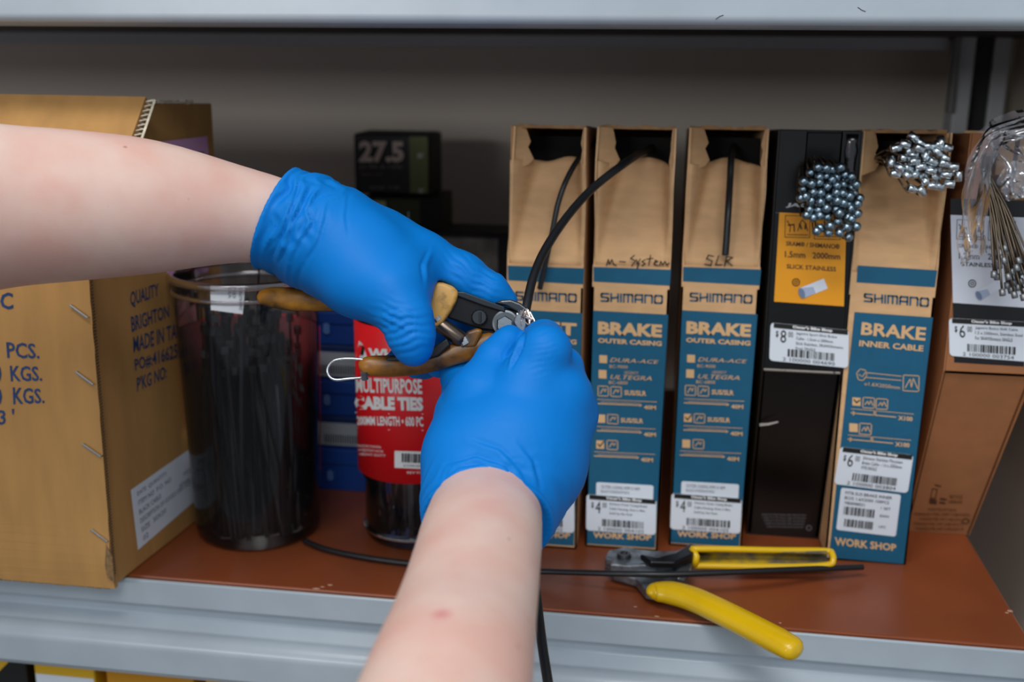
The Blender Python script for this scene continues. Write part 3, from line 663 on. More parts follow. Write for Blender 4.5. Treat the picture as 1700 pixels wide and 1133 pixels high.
P.stroke([(1562, 829), (1570, 830)], 3); P.stroke([(1561, 835), (1568, 836)], 3); P.text('RECYCLE', Qr(1577, 822, 1598, 828, 1), 0); P.text('CARDBOARD', Qr(1574, 831, 1598, 836, 1), 0)
for i, (a_, c_) in enumerate(((1540, 1588), (1518, 1610), (1527, 1595), (1517, 1598), (1520, 1600))): P.text('STAINLESS STEEL SHIFT CABLE BOX OF ONE HUNDRED'[:30+i], Qr(a_, 844+i*8, c_, 848+i*8, 1.5), 0.0)
P.stroke([(1603+6*math.cos(a), 866+4*math.sin(a)) for a in [i*math.pi/5 for i in range(10)]], 1.5, closed=True); P.build('fine_print', mat('dark_brown_print', '4a2c1a', 0.6), t6)
# ------------------------------------------------------------------ loose casings and cables
def casing_cable(name, label, P, r, m=BLACKR, n=10, group=None, seg=14, ends=True):
    t = thing(name, label, 'cable', tuple(P[0]), group); Cv = curve(P, n)
    b = MB(); b.tube(Cv, r, seg); b.build('sheath', m, t, smooth=True)
    if ends:
        d = Cv[-1]-Cv[-2]; d /= np.linalg.norm(d); b = MB(); b.tube([Cv[-1]-d*.001, Cv[-1]+d*.0006], r*.55, 8); b.build('liner', mat('grey_liner', '8b9094', 0.5), t)
    return t
casing_cable('cable_casing', 'short thin black casing hanging from the leftmost teal box, behind the thicker held one',
             [at(990, 232, y=.17), at(962, 262, y=.125), at(940, 300, y=.108), at(926, 340, y=.101), at(917, 385, y=.096), at(905, 440, y=.094), at(896, 480, y=.092)], 0.0021)
casing_cable('cable_casing', 'short black casing hanging straight down the front of the box marked SLR',
             [at(1222, 232, y=.20), at(1215, 254, y=.152), at(1212, 300, y=.136), at(1209, 350, y=.122), at(1206, 400, y=.117), at(1204, 424, y=.1155)], 0.0026)
# the casing being cut: leaves the second box, passes the jaws and the right hand, hangs below
casing_cable('cable_casing', 'long black brake casing held by both gloved hands and clamped in the cutter jaws',
             [at(1100, 236, y=.185), at(1078, 248, y=.15), at(1045, 266, d=.770), at(985, 312, d=.745), at(940, 362, d=.72), at(905, 415, d=.697), at(885, 462, d=.678), at(874, 510, d=.662), at(868, 545, d=.658),
              at(864, 600, d=.660), at(866, 700, d=.668), at(872, 800, d=.672), at(880, 900, d=.66), at(890, 985, d=.64), at(900, 1070, d=.61), at(912, 1150, d=.585), at(926, 1260, d=.56)], 0.0029, n=10)
lc = casing_cable('cable_casing', 'loose black casing lying along the shelf, over the head of the yellow-handled cutter',
             [at(505, 898, z=.004), at(540, 912, z=.004), at(600, 925, z=.004), at(680, 936, z=.004), at(780, 945, z=.006), at(893, 949, z=.009), at(1030, 953, z=.019), at(1120, 954, z=.021), at(1250, 949, z=.019), at(1350, 945, z=.013), at(1432, 942, z=.009)], 0.0022)

def head_cable(name, label, group, P, rw, head, hm, wm):
    t = thing(name, label, 'cable', tuple(P[0]), group); Cv = curve(P, 5)
    b = MB(); b.tube(Cv, rw, 5); b.build('wire', wm, t, smooth=True)
    V, Fc = head; mesh('cable_head', V, Fc, hm, t, smooth=True)
    return t
def lathe(p, axis, prof, seg=10):
    axis = np.array(axis, float); axis /= np.linalg.norm(axis); a = np.cross(axis, (0.3, 0.8, 0.52)); a /= np.linalg.norm(a); c = np.cross(axis, a)
    V = [p+axis*h+r*(math.cos(2*math.pi*k/seg)*a+math.sin(2*math.pi*k/seg)*c) for h, r in prof for k in range(seg)]
    Fc = [(i*seg+k, i*seg+(k+1) % seg, (i+1)*seg+(k+1) % seg, (i+1)*seg+k) for i in range(len(prof)-1) for k in range(seg)]
    Fc += [tuple(range(seg-1, -1, -1)), tuple((len(prof)-1)*seg+k for k in range(seg))]
    return V, Fc
R1 = random.Random(4)
balls = [(517,314),(573,320),(610,330),(670,315),(468,353),(527,380),(571,377),(612,397),(640,384),(700,365),(742,378),(421,410),(474,425),(526,418),(580,445),(645,437),(686,432),(746,450),(775,430),(418,462),(434,512),(485,483),(536,487),(590,518),(641,485),(684,490),(730,508),(797,523),(402,522),(473,541),(535,548),(575,590),(647,540),(690,556),(722,566),(738,592),(783,560),(460,600),(521,604),(440,637),(486,655),(530,640),(580,650),(638,598),(662,623),(650,682),(718,652),(742,664),(783,627),(532,724),(508,745),(598,710),(588,757),(662,757),(712,718),(776,715),(722,784),(555,345),(690,400),(615,470),(560,530),(610,560),(500,520),(760,490),(700,600),(620,700)]
for i, (zx, zy) in enumerate(balls):
    u, v = zx/4.045+1230, zy/4.045+200; d = 0.752+R1.uniform(0, .008)
    if i >= 57: d += .012
    t0 = (v-290)/110.0
    src = at(1352+(u-1378)*.28+R1.uniform(-5, 5), 262+R1.uniform(-6, 8), y=.150)
    mid = at(1358+(u-1378)*.6, 268+(v-300)*.25, y=.112); tip = at(u, v, d=d)
    ax = tip-mid; ax /= np.linalg.norm(ax); ax = ax*0.4-FW*0.9+RT*R1.uniform(-.3, .3)
    r = 0.0035
    prof = [(-.0040, .0010), (-.0030, .0018), (-.0016, .0030), (0, r), (.0015, .0031), (.0026, .0022), (.0032, .0009)]
    head_cable('brake_cable', 'steel brake cable with a round ball end, in the bundle spilling over the black box', 'ball-ended cables from the black box',
               [src, mid, tip-ax/np.linalg.norm(ax)*.010, tip-ax/np.linalg.norm(ax)*.003], 0.0006, lathe(tip, ax, prof), STEELB, WIRE)
barrels = [(437,178),(387,225),(330,248),(480,215),(475,250),(533,238),(612,207),(600,230),(650,245),(590,275),(380,312),(445,330),(515,300),(558,335),(485,365),(635,310),(630,345),(690,365),(352,370),(405,375),(325,410),(395,415),(455,415),(550,390),(510,450),(575,430),(645,415),(722,425),(665,475),(430,505),(490,520),(560,485),(600,490),(300,335),(420,270),(550,270),(600,385),(440,290),(690,400),(500,410)]
for i, (zx, zy) in enumerate(barrels):
    u, v = zx/3.777+1400, zy/3.777+180; d = 0.742+R1.uniform(0, .008)+(.010 if i > 33 else 0)
    src = at(1452+(u-1537)*.2+R1.uniform(-6, 6), 268+R1.uniform(-8, 8), y=.160)
    mid = at(1490+(u-1537)*.5, 262+(v-272)*.4, y=.110); tip = at(u, v, d=d)
    a = R1.uniform(-.5, .35)+(0.2 if i % 3 else 1.2); ax = RT*math.cos(a)-UP*math.sin(a)*.8+FW*R1.uniform(-.35, .35)
    V, Fc = lathe(tip, ax, [(-.0035, .0023), (-.0032, .0028), (.0032, .0028), (.0035, .0023)], 16)
    o = head_cable('brake_cable', 'steel brake cable with a short barrel end, in the bundle fanning from the teal box', 'barrel-ended cables from the teal box',
               [src, mid, tip+FW*.010, tip+FW*.0022], 0.0007, (V, Fc), STEEL, WIRE)
    o.children[1].data.polygons.foreach_set('use_smooth', [len(p.vertices) == 4 and False for p in o.children[1].data.polygons])
small = [(1668.7,413),(1678,416),(1667,433),(1691,433),(1650,456),(1674,460),(1688,445),(1695,452),(1659,441),(1683,470),(1672,474),(1695,468),(1664,486),(1684,490),(1678,482),(1700,484),(1706,440),(1712,462),(1708,476),(1704,455),(1718,450),(1690,478),(1699,494),(1716,486),(1655,460),(1681,452)]
for i, (u, v) in enumerate(small):
    d = .735+R1.uniform(-.004, .012); src = at(1636+R1.uniform(-6, 6), 286+R1.uniform(-4, 4), y=.098); tip = at(u, v, d=d)
    m1 = src*.55+tip*.45+RT*R1.uniform(-.001, .0015)+UP*.004; ax = tip-m1
    V, Fc = lathe(tip, ax+RT*R1.uniform(-.004, .004), [(-.0024, .0013), (-.0021, .0021), (.0021, .0021), (.0024, .0014)], 12)
    head_cable('shift_cable', 'brownish steel shift cable with a tiny dull end, coming out of the plastic bag', 'shift cables below the plastic bag',
               [src+RT*.012+UP*.02+FW*.02, src, m1, tip-ax/np.linalg.norm(ax)*.002], 0.00085, (V, Fc), mat('dull_zinc', '8d9194', 0.45, 0.8), WIRE)

# crumpled clear bag
BAG = clear_mat('clear_film', (.97, .97, .98), 0.45, haze=0.18, rough=0.16, hazecol='e8e6ee')
bag = thing('plastic_bag', 'crumpled clear plastic bag around the cables at the right end, on the brown box', 'bag', tuple(at(1650, 300, y=.1)))
def film(name, rows, amp, seed, n=46, mm=26):
    rows = [curve([at(*p[:2], y=p[2]) for p in r], 12) for r in rows]; V = []; nr = len(rows)
    for j in range(mm+1):
        tj = j/mm*(nr-1); a = min(int(tj), nr-2); f_ = tj-a
        for i in range(n+1):
            q = i/n*(len(rows[0])-1); k = min(int(q), len(rows[0])-2); g = q-k
            p = (rows[a][k]*(1-g)+rows[a][k+1]*g)*(1-f_)+(rows[a+1][k]*(1-g)+rows[a+1][k+1]*g)*f_
            c = Vector((i*.055+seed*9, j*.08, seed)); rid = 1-abs(noise.noise(c*1.3))*2.2; r2_ = 1-abs(noise.noise(c*2.3))*2
            p = p-FW*(amp*(rid*.7+r2_*.3))+RT*amp*.6*noise.noise(c*2+Vector((7, 0, 0)))
            V.append(p)
    Fc = [(j*(n+1)+i, j*(n+1)+i+1, (j+1)*(n+1)+i+1, (j+1)*(n+1)+i) for j in range(mm) for i in range(n)]
    return mesh(name, V, Fc, BAG, bag)
film('bag_fold', [[(1592, 440, .10), (1588, 390, .10), (1596, 320, .095), (1612, 250, .09), (1640, 212, .09), (1705, 192, .095)],
                  [(1640, 420, .085), (1636, 370, .08), (1642, 300, .078), (1655, 255, .075), (1680, 235, .075), (1712, 225, .08)]], .006, 1)
film('bag_side', [[(1612, 262, .12), (1618, 225, .12), (1650, 196, .12), (1700, 182, .12)], [(1650, 300, .115), (1660, 270, .11), (1685, 258, .11), (1720, 250, .11)],
                  [(1662, 335, .105), (1676, 330, .10), (1700, 322, .10), (1730, 318, .10)]], .007, 2)
film('bag_end', [[(1650, 300, .09), (1672, 272, .085), (1700, 268, .085), (1730, 270, .085)], [(1668, 336, .085), (1686, 332, .08), (1706, 326, .08), (1735, 320, .08)]], .006, 3, 30, 16)

# ------------------------------------------------------------------ jars of cable ties
PLAS = clear_mat('jar_plastic', (.90, .915, .93), 0.45, haze=0.012, rough=0.06, hazecol='aab0b8')
RIM = clear_mat('jar_rim_plastic', (.80, .77, .80), 0.6, haze=0.25, rough=0.06, hazecol='b9b4b8')
def revolve(prof, cx, cy, n=64):
    V = [(cx+r*math.cos(2*math.pi*k/n), cy+r*math.sin(2*math.pi*k/n), z) for r, z in prof for k in range(n)]
    return V, [(i*n+k, i*n+(k+1) % n, (i+1)*n+(k+1) % n, (i+1)*n+k) for i in range(len(prof)-1) for k in range(n)]
def torus(cx, cy, z, R_, r_, name, m, parent, n=64, k=10):
    V = [(cx+(R_+r_*math.cos(2*math.pi*j/k))*math.cos(2*math.pi*i/n), cy+(R_+r_*math.cos(2*math.pi*j/k))*math.sin(2*math.pi*i/n), z+r_*math.sin(2*math.pi*j/k)) for i in range(n) for j in range(k)]
    return mesh(name, V, [(i*k+j, i*k+(j+1) % k, ((i+1) % n)*k+(j+1) % k, ((i+1) % n)*k+j) for i in range(n) for j in range(k)], m, parent, smooth=True)
J1 = at(408, 450, y=.097); j1x, j1y = J1[0], .097; j1h = J1[2]; jr0, jr1 = .0505, .0555
jar = thing('cable_tie_jar', 'open clear plastic jar full of black cable ties, with a white sticker at its rim', 'jar', (j1x, j1y, 0))
V, Fc = revolve([(0.002, .002), (jr0-.004, .0015), (jr0-.001, .005), (jr0, .012), (jr1, j1h-.02), (jr1, j1h)], j1x, j1y); mesh('jar_wall', V, Fc, PLAS, jar, smooth=True)
torus(j1x, j1y, j1h-.002, jr1+.001, .003, 'rim', RIM, jar); torus(j1x, j1y, j1h-.013, jr1+.0005, .0018, 'neck_ring', RIM, jar)
RED = mat('red_label', 'dc1820', 0.38)
def cyl_patch(cx, cy, r, a0, a1, z0, z1, name, m, parent, n=30, r1=None):
    V = []
    for j, z in ((0, z0), (1, z1)):
        rr_ = r if j == 0 or r1 is None else r1
        for i in range(n+1): a = math.radians(a0+(a1-a0)*i/n); V.append((cx+rr_*math.cos(a), cy+rr_*math.sin(a), z))
    return mesh(name, V, [(i, i+1, i+n+2, i+n+1) for i in range(n)], m, parent, smooth=True, solid=0.0002)
rat = lambda z: jr0+(jr1-jr0)*(z-.012)/(j1h-.032)+.0004
cyl_patch(j1x, j1y, rat(.048), 16, 187, .048, .170, 'label', RED, jar, r1=rat(.170))
cyl_patch(j1x, j1y, rat(.048)-.0024, 17, 186, .0485, .1695, 'label_back', mat('label_seen_through', '5a1218', .6), jar, r1=rat(.170)-.0024)
cyl_patch(j1x, j1y, rat(.06)+.0006, 176, 188, .055, .085, 'label_panel', WHITE, jar, 6, r1=rat(.085)+.0006)
SJ = cyl_surf(j1x, j1y, jr1+.001); P = Print(SJ); P.rect([(349, 474), (407, 474), (403, 522), (350, 515)], 0, 6, 3); st = P.build('rim_sticker', WHITE, jar)
P = Print(cyl_surf(j1x, j1y, jr1+.0014))
for k, (s_, x_) in enumerate((('CUTLINNG', 396), ('LED', 386), ('CTV', 379))):
    V, Fc = glyphs(s_, 0.01); L_ = 38 if k == 0 else 18; P.mb.add([P.s(x_+5-5*yy+(1 if k == 0 else 0), 477+L_*xx) for xx, yy in V], Fc)
P.build('sticker_print', INKG, st)
R2 = random.Random(11)
def ties(cx, cy, rad, h0, h1, n, label, group, jx=0, spread=1.0):
    for i in range(n):
        a = R2.uniform(0, 2*math.pi); rr_ = rad*math.sqrt(R2.random())*.80; a2 = a+R2.uniform(-.9, .9); r2_ = rad*.82*math.sqrt(R2.random())
        p0 = np.array([cx+r2_*math.cos(a2), cy+r2_*math.sin(a2), .006]); hh = h0+(h1-h0)*R2.random()**1.3
        p1 = np.array([cx+rr_*math.cos(a), cy+rr_*math.sin(a), hh]); mid = (p0+p1)/2*1.0; md = mid[:2]-np.array([cx, cy]); mid[:2] += md*.12
        t = thing('cable_tie', label, 'cable tie', tuple(p0), group)
        P_ = curve([p0, mid, p1], 4); b = MB(); b.tube(P_, .0023, 4, flat=0.28, ref=(math.cos(a*3), math.sin(a*3), .1)); b.build('strap', TIE, t)
        d_ = P_[-1]-P_[-2]; d_ /= np.linalg.norm(d_); V, Fc = lathe(P_[-1]+d_*.002, d_, [(-.003, .0034), (.003, .0038)], 4); mesh('tie_head', V, Fc, TIE, t)
ties(j1x, j1y, jr0-.003, .140, .190, 130, 'black plastic cable tie standing in the open clear jar', 'cable ties in the open jar')
p = at(428, 490, d=.80); t = thing('cable_tie', 'single thin cable tie sticking up above the rim of the open jar', 'cable tie', tuple(p))
b = MB(); b.tube([at(431, 430, y=.08), at(428, 490, y=.085), at(424, 700, y=.08)], .0013, 5, flat=.5); b.build('strap', TIE, t)

j2x, j2y, r2 = -.1985, .112, .0445
jar2 = thing('cable_tie_jar', 'clear jar of cable ties with a red printed label, behind the cutter handle', 'jar', (j2x, j2y, 0))
V, Fc = revolve([(0.002, .002), (r2-.007, .0015), (r2-.004, .006), (r2-.005, .05), (r2, .060), (r2, .185), (r2-.004, .195), (r2-.004, .210)], j2x, j2y); mesh('jar_wall', V, Fc, PLAS, jar2, smooth=True)
torus(j2x, j2y, .010, r2-.004, .0016, 'base_ring', RIM, jar2)
V, Fc = revolve([(0.001, .226), (r2-.003, .226), (r2-.001, .224), (r2-.001, .206), (r2-.003, .204)], j2x, j2y); mesh('lid', V, Fc, mat('black_lid', '101113', 0.4), jar2, smooth=False)
cyl_patch(j2x, j2y, r2+.0006, 180+4, 360-6, .060, .1835, 'label', RED, jar2, 40)
S2 = cyl_surf(j2x, j2y, r2+.0009); P = Print(S2)
P.text('WHEELS', [(611, 578), (700, 583), (700, 600), (611, 596)], 0.05); P.text('MULTIPURPOSE', [(590, 627), (700, 630), (701, 655), (591, 652)], 0.03); P.text('CABLE TIES', [(588, 658), (702, 660), (703, 683), (589, 680)], 0.06)
P.stroke([(590, 685), (645, 687.5), (702, 688)], 1.2); P.text('200MM LENGTH • 600 PC', [(592, 691), (702, 692), (703, 709), (593, 706)], 0.03); P.stroke([(594, 711), (645, 714), (702, 715)], 1.2)
P.poly([(596, 566), (603, 573), (610, 596), (604, 600), (597, 597), (590, 598)]); 
for k, s_ in enumerate(('MADE IN TAIWAN', 'UV RESISTANT NYLON', 'HEAVY DUTY')): P.text(s_, Qr(593+k*2, 738+k*7, 632+k*4, 742+k*7, 3), 0.0)
P.text('REV 01', Qr(676, 783, 698, 787), 0.0)
P.rect([(655, 749), (720, 751), (719, 780), (655, 777)], 0, 6, 1); pr = P.build('label_print', WHITEI, jar2)
P = Print(cyl_surf(j2x, j2y, r2+.0014)); P.bars([(667, 753), (710, 755), (709, 770), (667, 768)], 9, 22); P.text('7 12345 60012 8'[:0] or '8 51004 22018 1', [(670, 772), (707, 773), (707, 776), (670, 775)], 0); P.poly([(601, 572), (605, 578), (603, 590), (598, 590)]) ; P.build('barcode', INK, jar2)
TIE = mat('glossy_black_nylon', '1c1e22', .18, spec=.9)
ties(j2x, j2y, r2-.009, .07, .19, 44, 'black plastic cable tie inside the red-labelled jar', 'cable ties in the red-labelled jar')
t = thing('cable_tie', 'single dark cable tie sticking up behind the gloved left hand', 'cable tie', (j2x, j2y, .227))
b = MB(); b.tube([at(679, 352, y=.20), at(680, 420, y=.19), at(682, 500, y=.18)], .0024, 6, flat=.6); b.build('strap', TIE, t)

# ------------------------------------------------------------------ large carton
carton = thing('carton', 'large stapled brown cardboard carton with blue stencilled lettering, at the left end of the shelf', 'box', (-.5, .08, 0))
A = np.array([-.394, -.019, 0]); Bk = np.array([-.378, .168, 0]); L = np.array([-.80, -.0195, 0]); LB = np.array([-.78, .168, 0]); up = lambda p, z: np.array([p[0], p[1], z])
ZB = .262; nS = np.cross(Bk-A, (0, 0, 1)); nS /= np.linalg.norm(nS)
b = MB(); b.hexa([A, Bk, Bk-nS*.004, A-nS*.004+np.array([0, .004, 0]), up(A, ZB), up(Bk, ZB), up(Bk-nS*.004, ZB), up(A-nS*.004+np.array([0, .004, 0]), ZB)]) if nS[0] > 0 else None
b.build('side_panel', CARTON, carton, bevel=.0015)
e = at(165, 800, y=-.019)[0]
b = MB(); b.box((-.80, -.019, .001), (A[0]-.0035, -.015, ZB)); b.build('front_panel', CARTON, carton, bevel=.001)
# overlapping glued front sheet whose cut edge shows as a dark fluted line
xe = at(148, 465, y=-.023)[0]; xe2 = at(184, 930, y=-.023)[0]
V = []; n = 40
for i in range(n+1):
    z = .001+(ZB-.002)*i/n; xx = xe2+(xe-xe2)*i/n+.0006*noise.noise(Vector((z*90, 0, 3)))-(0.006*max(0, 1-z/.03)**2*noise.noise(Vector((z*300, 1, 1)))*2)
    bul = .0025*math.exp(-((z-.02)/.02)**2)
    V += [(-.80, -.019, z), (-.80, -.0228, z), (xx, -.0228-bul, z), (xx, -.019, z)]
Fc = []
for i in range(n):
    a = 4*i; Fc += [(a+1, a+2, a+6, a+5), (a+2, a+3, a+7, a+6), (a, a+1, a+5, a+4), (a+3, a, a+4, a+7)]
Fc += [(0, 3, 2, 1), (4*n, 4*n+1, 4*n+2, 4*n+3)]
mesh('front_sheet', V, Fc, CARTON, carton)
b = MB()
for i in range(110):
    z = .004+i*(ZB-.01)/110; xx = xe2+(xe-xe2)*(z/ZB)+.0004; b.tube([(xx, -.0225, z), (xx+.0003, -.0195, z+.0009)], .00045, 4)
b.build('cut_edge', mat('dark_flutes', '4d3a26', 0.9), carton)
b = MB(); b.box((-.80, -.015, 0), (A[0]-.004, .164, .004)); b.build('bottom_panel', CARTON, carton)
b = MB(); b.box((-.80, .164, .001), (Bk[0]-.004, .168, ZB)); b.build('back_panel', CARTON, carton)
# torn bottom edge
b = MB(); rr = random.Random(3)
for i in range(60):
    x = -.79+i*.0066; b.box((x, -.0238+rr.uniform(0, .001), .0), (x+.0055, -.019, .0010+rr.uniform(0, .0007)))
b.build('frayed_edge', CARTONE, carton)
b = MB(); c_ = at(188, 962, y=-.026); V = [at(176, 905, y=-.0245), at(186, 925, y=-.026), at(190, 968, y=-.0265), at(178, 960, y=-.0275), at(174, 940, y=-.026)]; b.add(V+[v+np.array([0, .0015, 0]) for v in V], [(0, 1, 2, 3, 4), (9, 8, 7, 6, 5)]+[(i, (i+1) % 5+0, (i+1) % 5+5, i+5) for i in range(5)]); b.build('torn_corner', CARTONE, carton)
# upright side flap and leaning front flap
T1 = at(240, 166, x=-.390); T2 = at(345, 173, x=-.376)
b = MB(); q = [up(A, ZB+.0005), up(Bk, ZB+.0005), up(Bk, ZB+.0005)*0+T2, T1]; q[2] = np.array([Bk[0], T2[1]+.012, T2[2]]); q[3] = np.array([T1[0], T1[1]-.012, T1[2]-.002]); q[0] = q[0]+(Bk-A)*.12
b.slab(q, -nS, .004); b.build('side_flap', CARTON, carton, bevel=.0008)
k = 8; V = []; E0 = [at(137, 340, y=-.0195), at(190, 300, y=.006), at(216, 238, y=.03), at(241, 166, y=.052)]; EC = curve(E0, 4)
nn = len(EC)
for i, p in enumerate(EC):
    s_ = i/(nn-1); V += [p+np.array([.0025, -.001, 0]), np.array([-.80, p[1]-.006, p[2]+.002])]
Fc = [(2*i, 2*i+1, 2*i+3, 2*i+2) for i in range(nn-1)]; mesh('front_flap', V, Fc, CARTON, carton, solid=.004)
b = MB(); Z = []
for i in range(56):
    s_ = i/55*(nn-1); j = min(int(s_), nn-2); p = EC[j]*(1-(s_-j))+EC[j+1]*(s_-j); Z.append(p+np.array([.004, -.0022, 0])+RT*(.0030 if i % 2 else -.0030))
b.tube(Z, .0009, 4)
for o_ in (-.0038, .0038): b.tube([p+np.array([.004, -.0016, 0])+RT*o_ for p in EC], .0011, 4)
b.build('flap_cut_edge', FLUTE, carton)
b = MB(); Z = [q[3]*(1-i/60)+q[2]*(i/60)+np.array([.001, -.001, .0012+rr.uniform(-.0008, .001)]) for i in range(8, 44)]; b.tube(Z, [.0012*rr.uniform(.4, 1.3) for _ in Z], 5); b.build('frayed_edge', FLUTE, carton)
for (a_, c_) in (((116, 507), (145, 528)), ((126, 618), (154, 639)), ((137, 738), (167, 759)), ((151, 880), (178, 900))):
    p0, p1 = at(*a_, y=-.0248), at(*c_, y=-.0252); b = MB(); b.tube([p0+np.array([0, .004, 0]), p0, p1, p1+np.array([0, .004, 0])], .0009, 6, flat=.7); b.build('staple', STEEL, carton, smooth=False)
SF = plane_surf((0, -.0229, 0), (0, -1, 0), .0003)
P = Print(SF); P.text('3BC', [(-34, 486), (21, 486), (22, 514), (-34, 514)], 0.02)
P.text('PCS.', [(10, 568), (64, 571), (65.5, 596), (12, 595)], 0.015); P.text('0', Qr(-12, 606, 2, 636), .015); P.text('KGS.', [(16, 607), (68, 609), (70, 633), (18, 634)], 0.015)
P.text('0', Qr(-12, 644, 3, 674), .015); P.text('KGS.', [(21, 643), (72, 646), (74, 670), (22, 672)], 0.015); P.text("3 '", [(-3, 681), (23, 679), (24, 704), (-2, 706)], .015)
P.build('stencil_lettering', BLUEI, carton)
SS = plane_surf(A, nS, .0003); P = Print(SS)
for s_, Q in (('QUALITY', [(216, 485), (263, 470), (264, 495), (217, 513)]), ('BRIGHTON', [(217, 526), (280, 506), (281, 527), (219, 552)]), ('MADE IN TAIWAN', [(221, 560), (328, 526), (328, 550), (222, 586)]),
              ('PO#:4166250', [(223, 597), (302, 567), (302, 594), (225, 618)]), ("P'KG NO:", [(227, 627), (277, 606), (277, 628), (228, 651)])): P.text(s_, Q, 0.012)
P.build('stencil_lettering', BLUEI, carton)
P = Print(SS); P.rect([(217, 814), (372, 706), (372, 790), (229, 914)], 0, 3, 1); lb = P.build('shipping_label', WHITE, carton)
P = Print(plane_surf(A, nS, .0006)); Q = [(217, 814), (372, 706), (372, 790), (229, 914)]
for i, (s_, a_, c_) in enumerate((('DATE  QUANTITY', .06, .38), ('ITEM NO  P.O. NO', .06, .42), ('BLACK CABLE', .06, .3), ('DESCRIPTION OF GOODS AND SIZE', .06, .62), ('SIZE  30X20', .06, .34), ('02', .07, .13))):
    P.text(s_, sb(Q, a_, .82-.15*i, c_, .90-.15*i), 0.0)
P.text('MODEL', sb(Q, .55, .6, .66, .66), 0); P.text('SERIAL', sb(Q, .5, .45, .62, .51), 0); P.build('label_print', INKG, lb)
P = Print(plane_surf(q[0], nS, .0006)); P.rect([(261, 236), (344, 226), (350, 300), (266, 330)]); P.rect([(275, 438), (345, 420), (346, 452), (279, 470)]); 
pk = P.build('pink_label', PINK, carton)
P = Print(plane_surf(q[0], nS, .0010)); P.text('PAID', Qr(268, 246, 284, 252), .05); P.rect(Qr(326, 252, 339, 263)); P.build('label_print', INKG, pk)

# ------------------------------------------------------------------ boxes at the back
OLIVE = mat('olive_box', '7b8350', 0.6); OLIVED = mat('dark_olive_box', '454a2a', 0.6); DK = mat('near_black_box', '1c1d22', 0.5); DKS = mat('black_box_side', '0c0c0c', 0.6); LOL = mat('pale_olive', 'cdd49c', 0.6)
def tube_box(label, cx, cy, z0, w_, dp, h, ang, m, strip, fm):
    t = thing('tube_box', label, 'box', (cx, cy, z0)); a = math.radians(ang); ex = np.array([math.cos(a), math.sin(a), 0]); ey = np.array([-math.sin(a), math.cos(a), 0]); o = np.array([cx, cy, z0])
    pt = lambda x, y, z: o+ex*x+ey*y+np.array([0, 0, z])
    b = MB(); b.hexa([pt(-w_/2, 0, 0), pt(w_/2, 0, 0), pt(w_/2, dp, 0), pt(-w_/2, dp, 0), pt(-w_/2, 0, h-.001), pt(w_/2, 0, h-.001), pt(w_/2, dp, h-.001), pt(-w_/2, dp, h-.001)]); b.build('body', m, t, bevel=.0015)
    b = MB(); b.hexa([pt(-w_/2+.001, .001, h-.0009), pt(w_/2-.001, .001, h-.0009), pt(w_/2-.001, dp-.001, h-.0009), pt(-w_/2+.001, dp-.001, h-.0009), pt(-w_/2+.001, .001, h), pt(w_/2-.001, .001, h), pt(w_/2-.001, dp-.001, h), pt(-w_/2+.001, dp-.001, h)]); b.build('end_flap', DKS, t)
    f_ = lambda x0, x1, z0_, z1_, nm, m_, off=.0006: mesh(nm, [pt(x0, -off, z0_), pt(x1, -off, z0_), pt(x1, -off, z1_), pt(x0, -off, z1_)], [(0, 1, 2, 3)], m_, t)
    f_(w_/2-strip, w_/2-.0005, .002, h-.002, 'printed_strip', fm)
    return t, pt
tb, pt = tube_box('black tyre tube box marked 27.5, topmost of the stack at the back', -.294, .42, .2385, .080, .06, .0625, 0, DK, .020, OLIVE)
b = MB(); b.box((-.2535, .421, .2385), (-.2535+.0006, .479, .300)); b.build('side_print', DKS, tb)
SB = plane_surf((0, .42, 0), (0, -1, 0), .0012); P = Print(SB)
P.text('27.5', [(596, 234), (670, 235), (671, 270), (596, 270)], 0.045)
pr = P.build('size_lettering', mat('faded_print', 'e8d4c6', 0.6), tb)
P = Print(SB); P.text('(1.95-2.125)', [(597, 273), (668, 273), (668, 282), (597, 283)], 0.03); P.text('PRESTA VALVE', [(600, 287), (636, 287), (636, 291), (600, 292)], 0.0); P.text('INNER TUBE', [(614, 309), (664, 309), (664, 314), (614, 314)], 0.02); P.build('small_lettering', mat('dim_print', '80726a', 0.6), tb)
P = Print(SB); P.text('SV', [(693, 255), (703, 255), (703, 263), (693, 263)], 0.05); P.text('SV', [(695, 313), (704, 313), (704, 321), (695, 321)], 0.05); P.build('strip_lettering', WHITEI, tb)
tb2, pt = tube_box('dark olive tyre tube box with a pale end, second in the stack at the back', -.279, .407, .175, .082, .075, .062, 3, OLIVED, .001, OLIVED)
mesh('pale_panel', [pt(-.0405, -.0008, .003), pt(-.018, -.0008, .003), pt(-.018, -.0008, .058), pt(-.0405, -.0008, .058)], [(0, 1, 2, 3)], LOL, tb2)
mesh('dark_end', [pt(.018, -.0008, .001), pt(.041, -.0008, .001), pt(.041, -.0008, .061), pt(.018, -.0008, .061)], [(0, 1, 2, 3)], DKS, tb2)
tb3, pt = tube_box('dark glossy-fronted tyre tube box at the back, right of the tube box stack', -.205, .40, .110, .115, .06, .094, 0, DK, .014, OLIVE)
mesh('glossy_window', [pt(-.045, -.0008, .01), pt(.028, -.0008, .01), pt(.028, -.0008, .088), pt(-.045, -.0008, .088)], [(0, 1, 2, 3)], mat('glossy_grey_print', 'a09a92', 0.2, var=0.5, scale=40, bump=.5, bscale=60), tb3)
for k in range(1): tube_box('plain black tyre tube box underneath the olive one at the back', -.30, .405, .0, .10, .07, .1745, 0, DKS, .001, DKS)
tube_box('plain dark tyre tube box supporting the glossy one at the back', -.205, .40, .0, .115, .06, .1095, 0, DK, .001, DK)

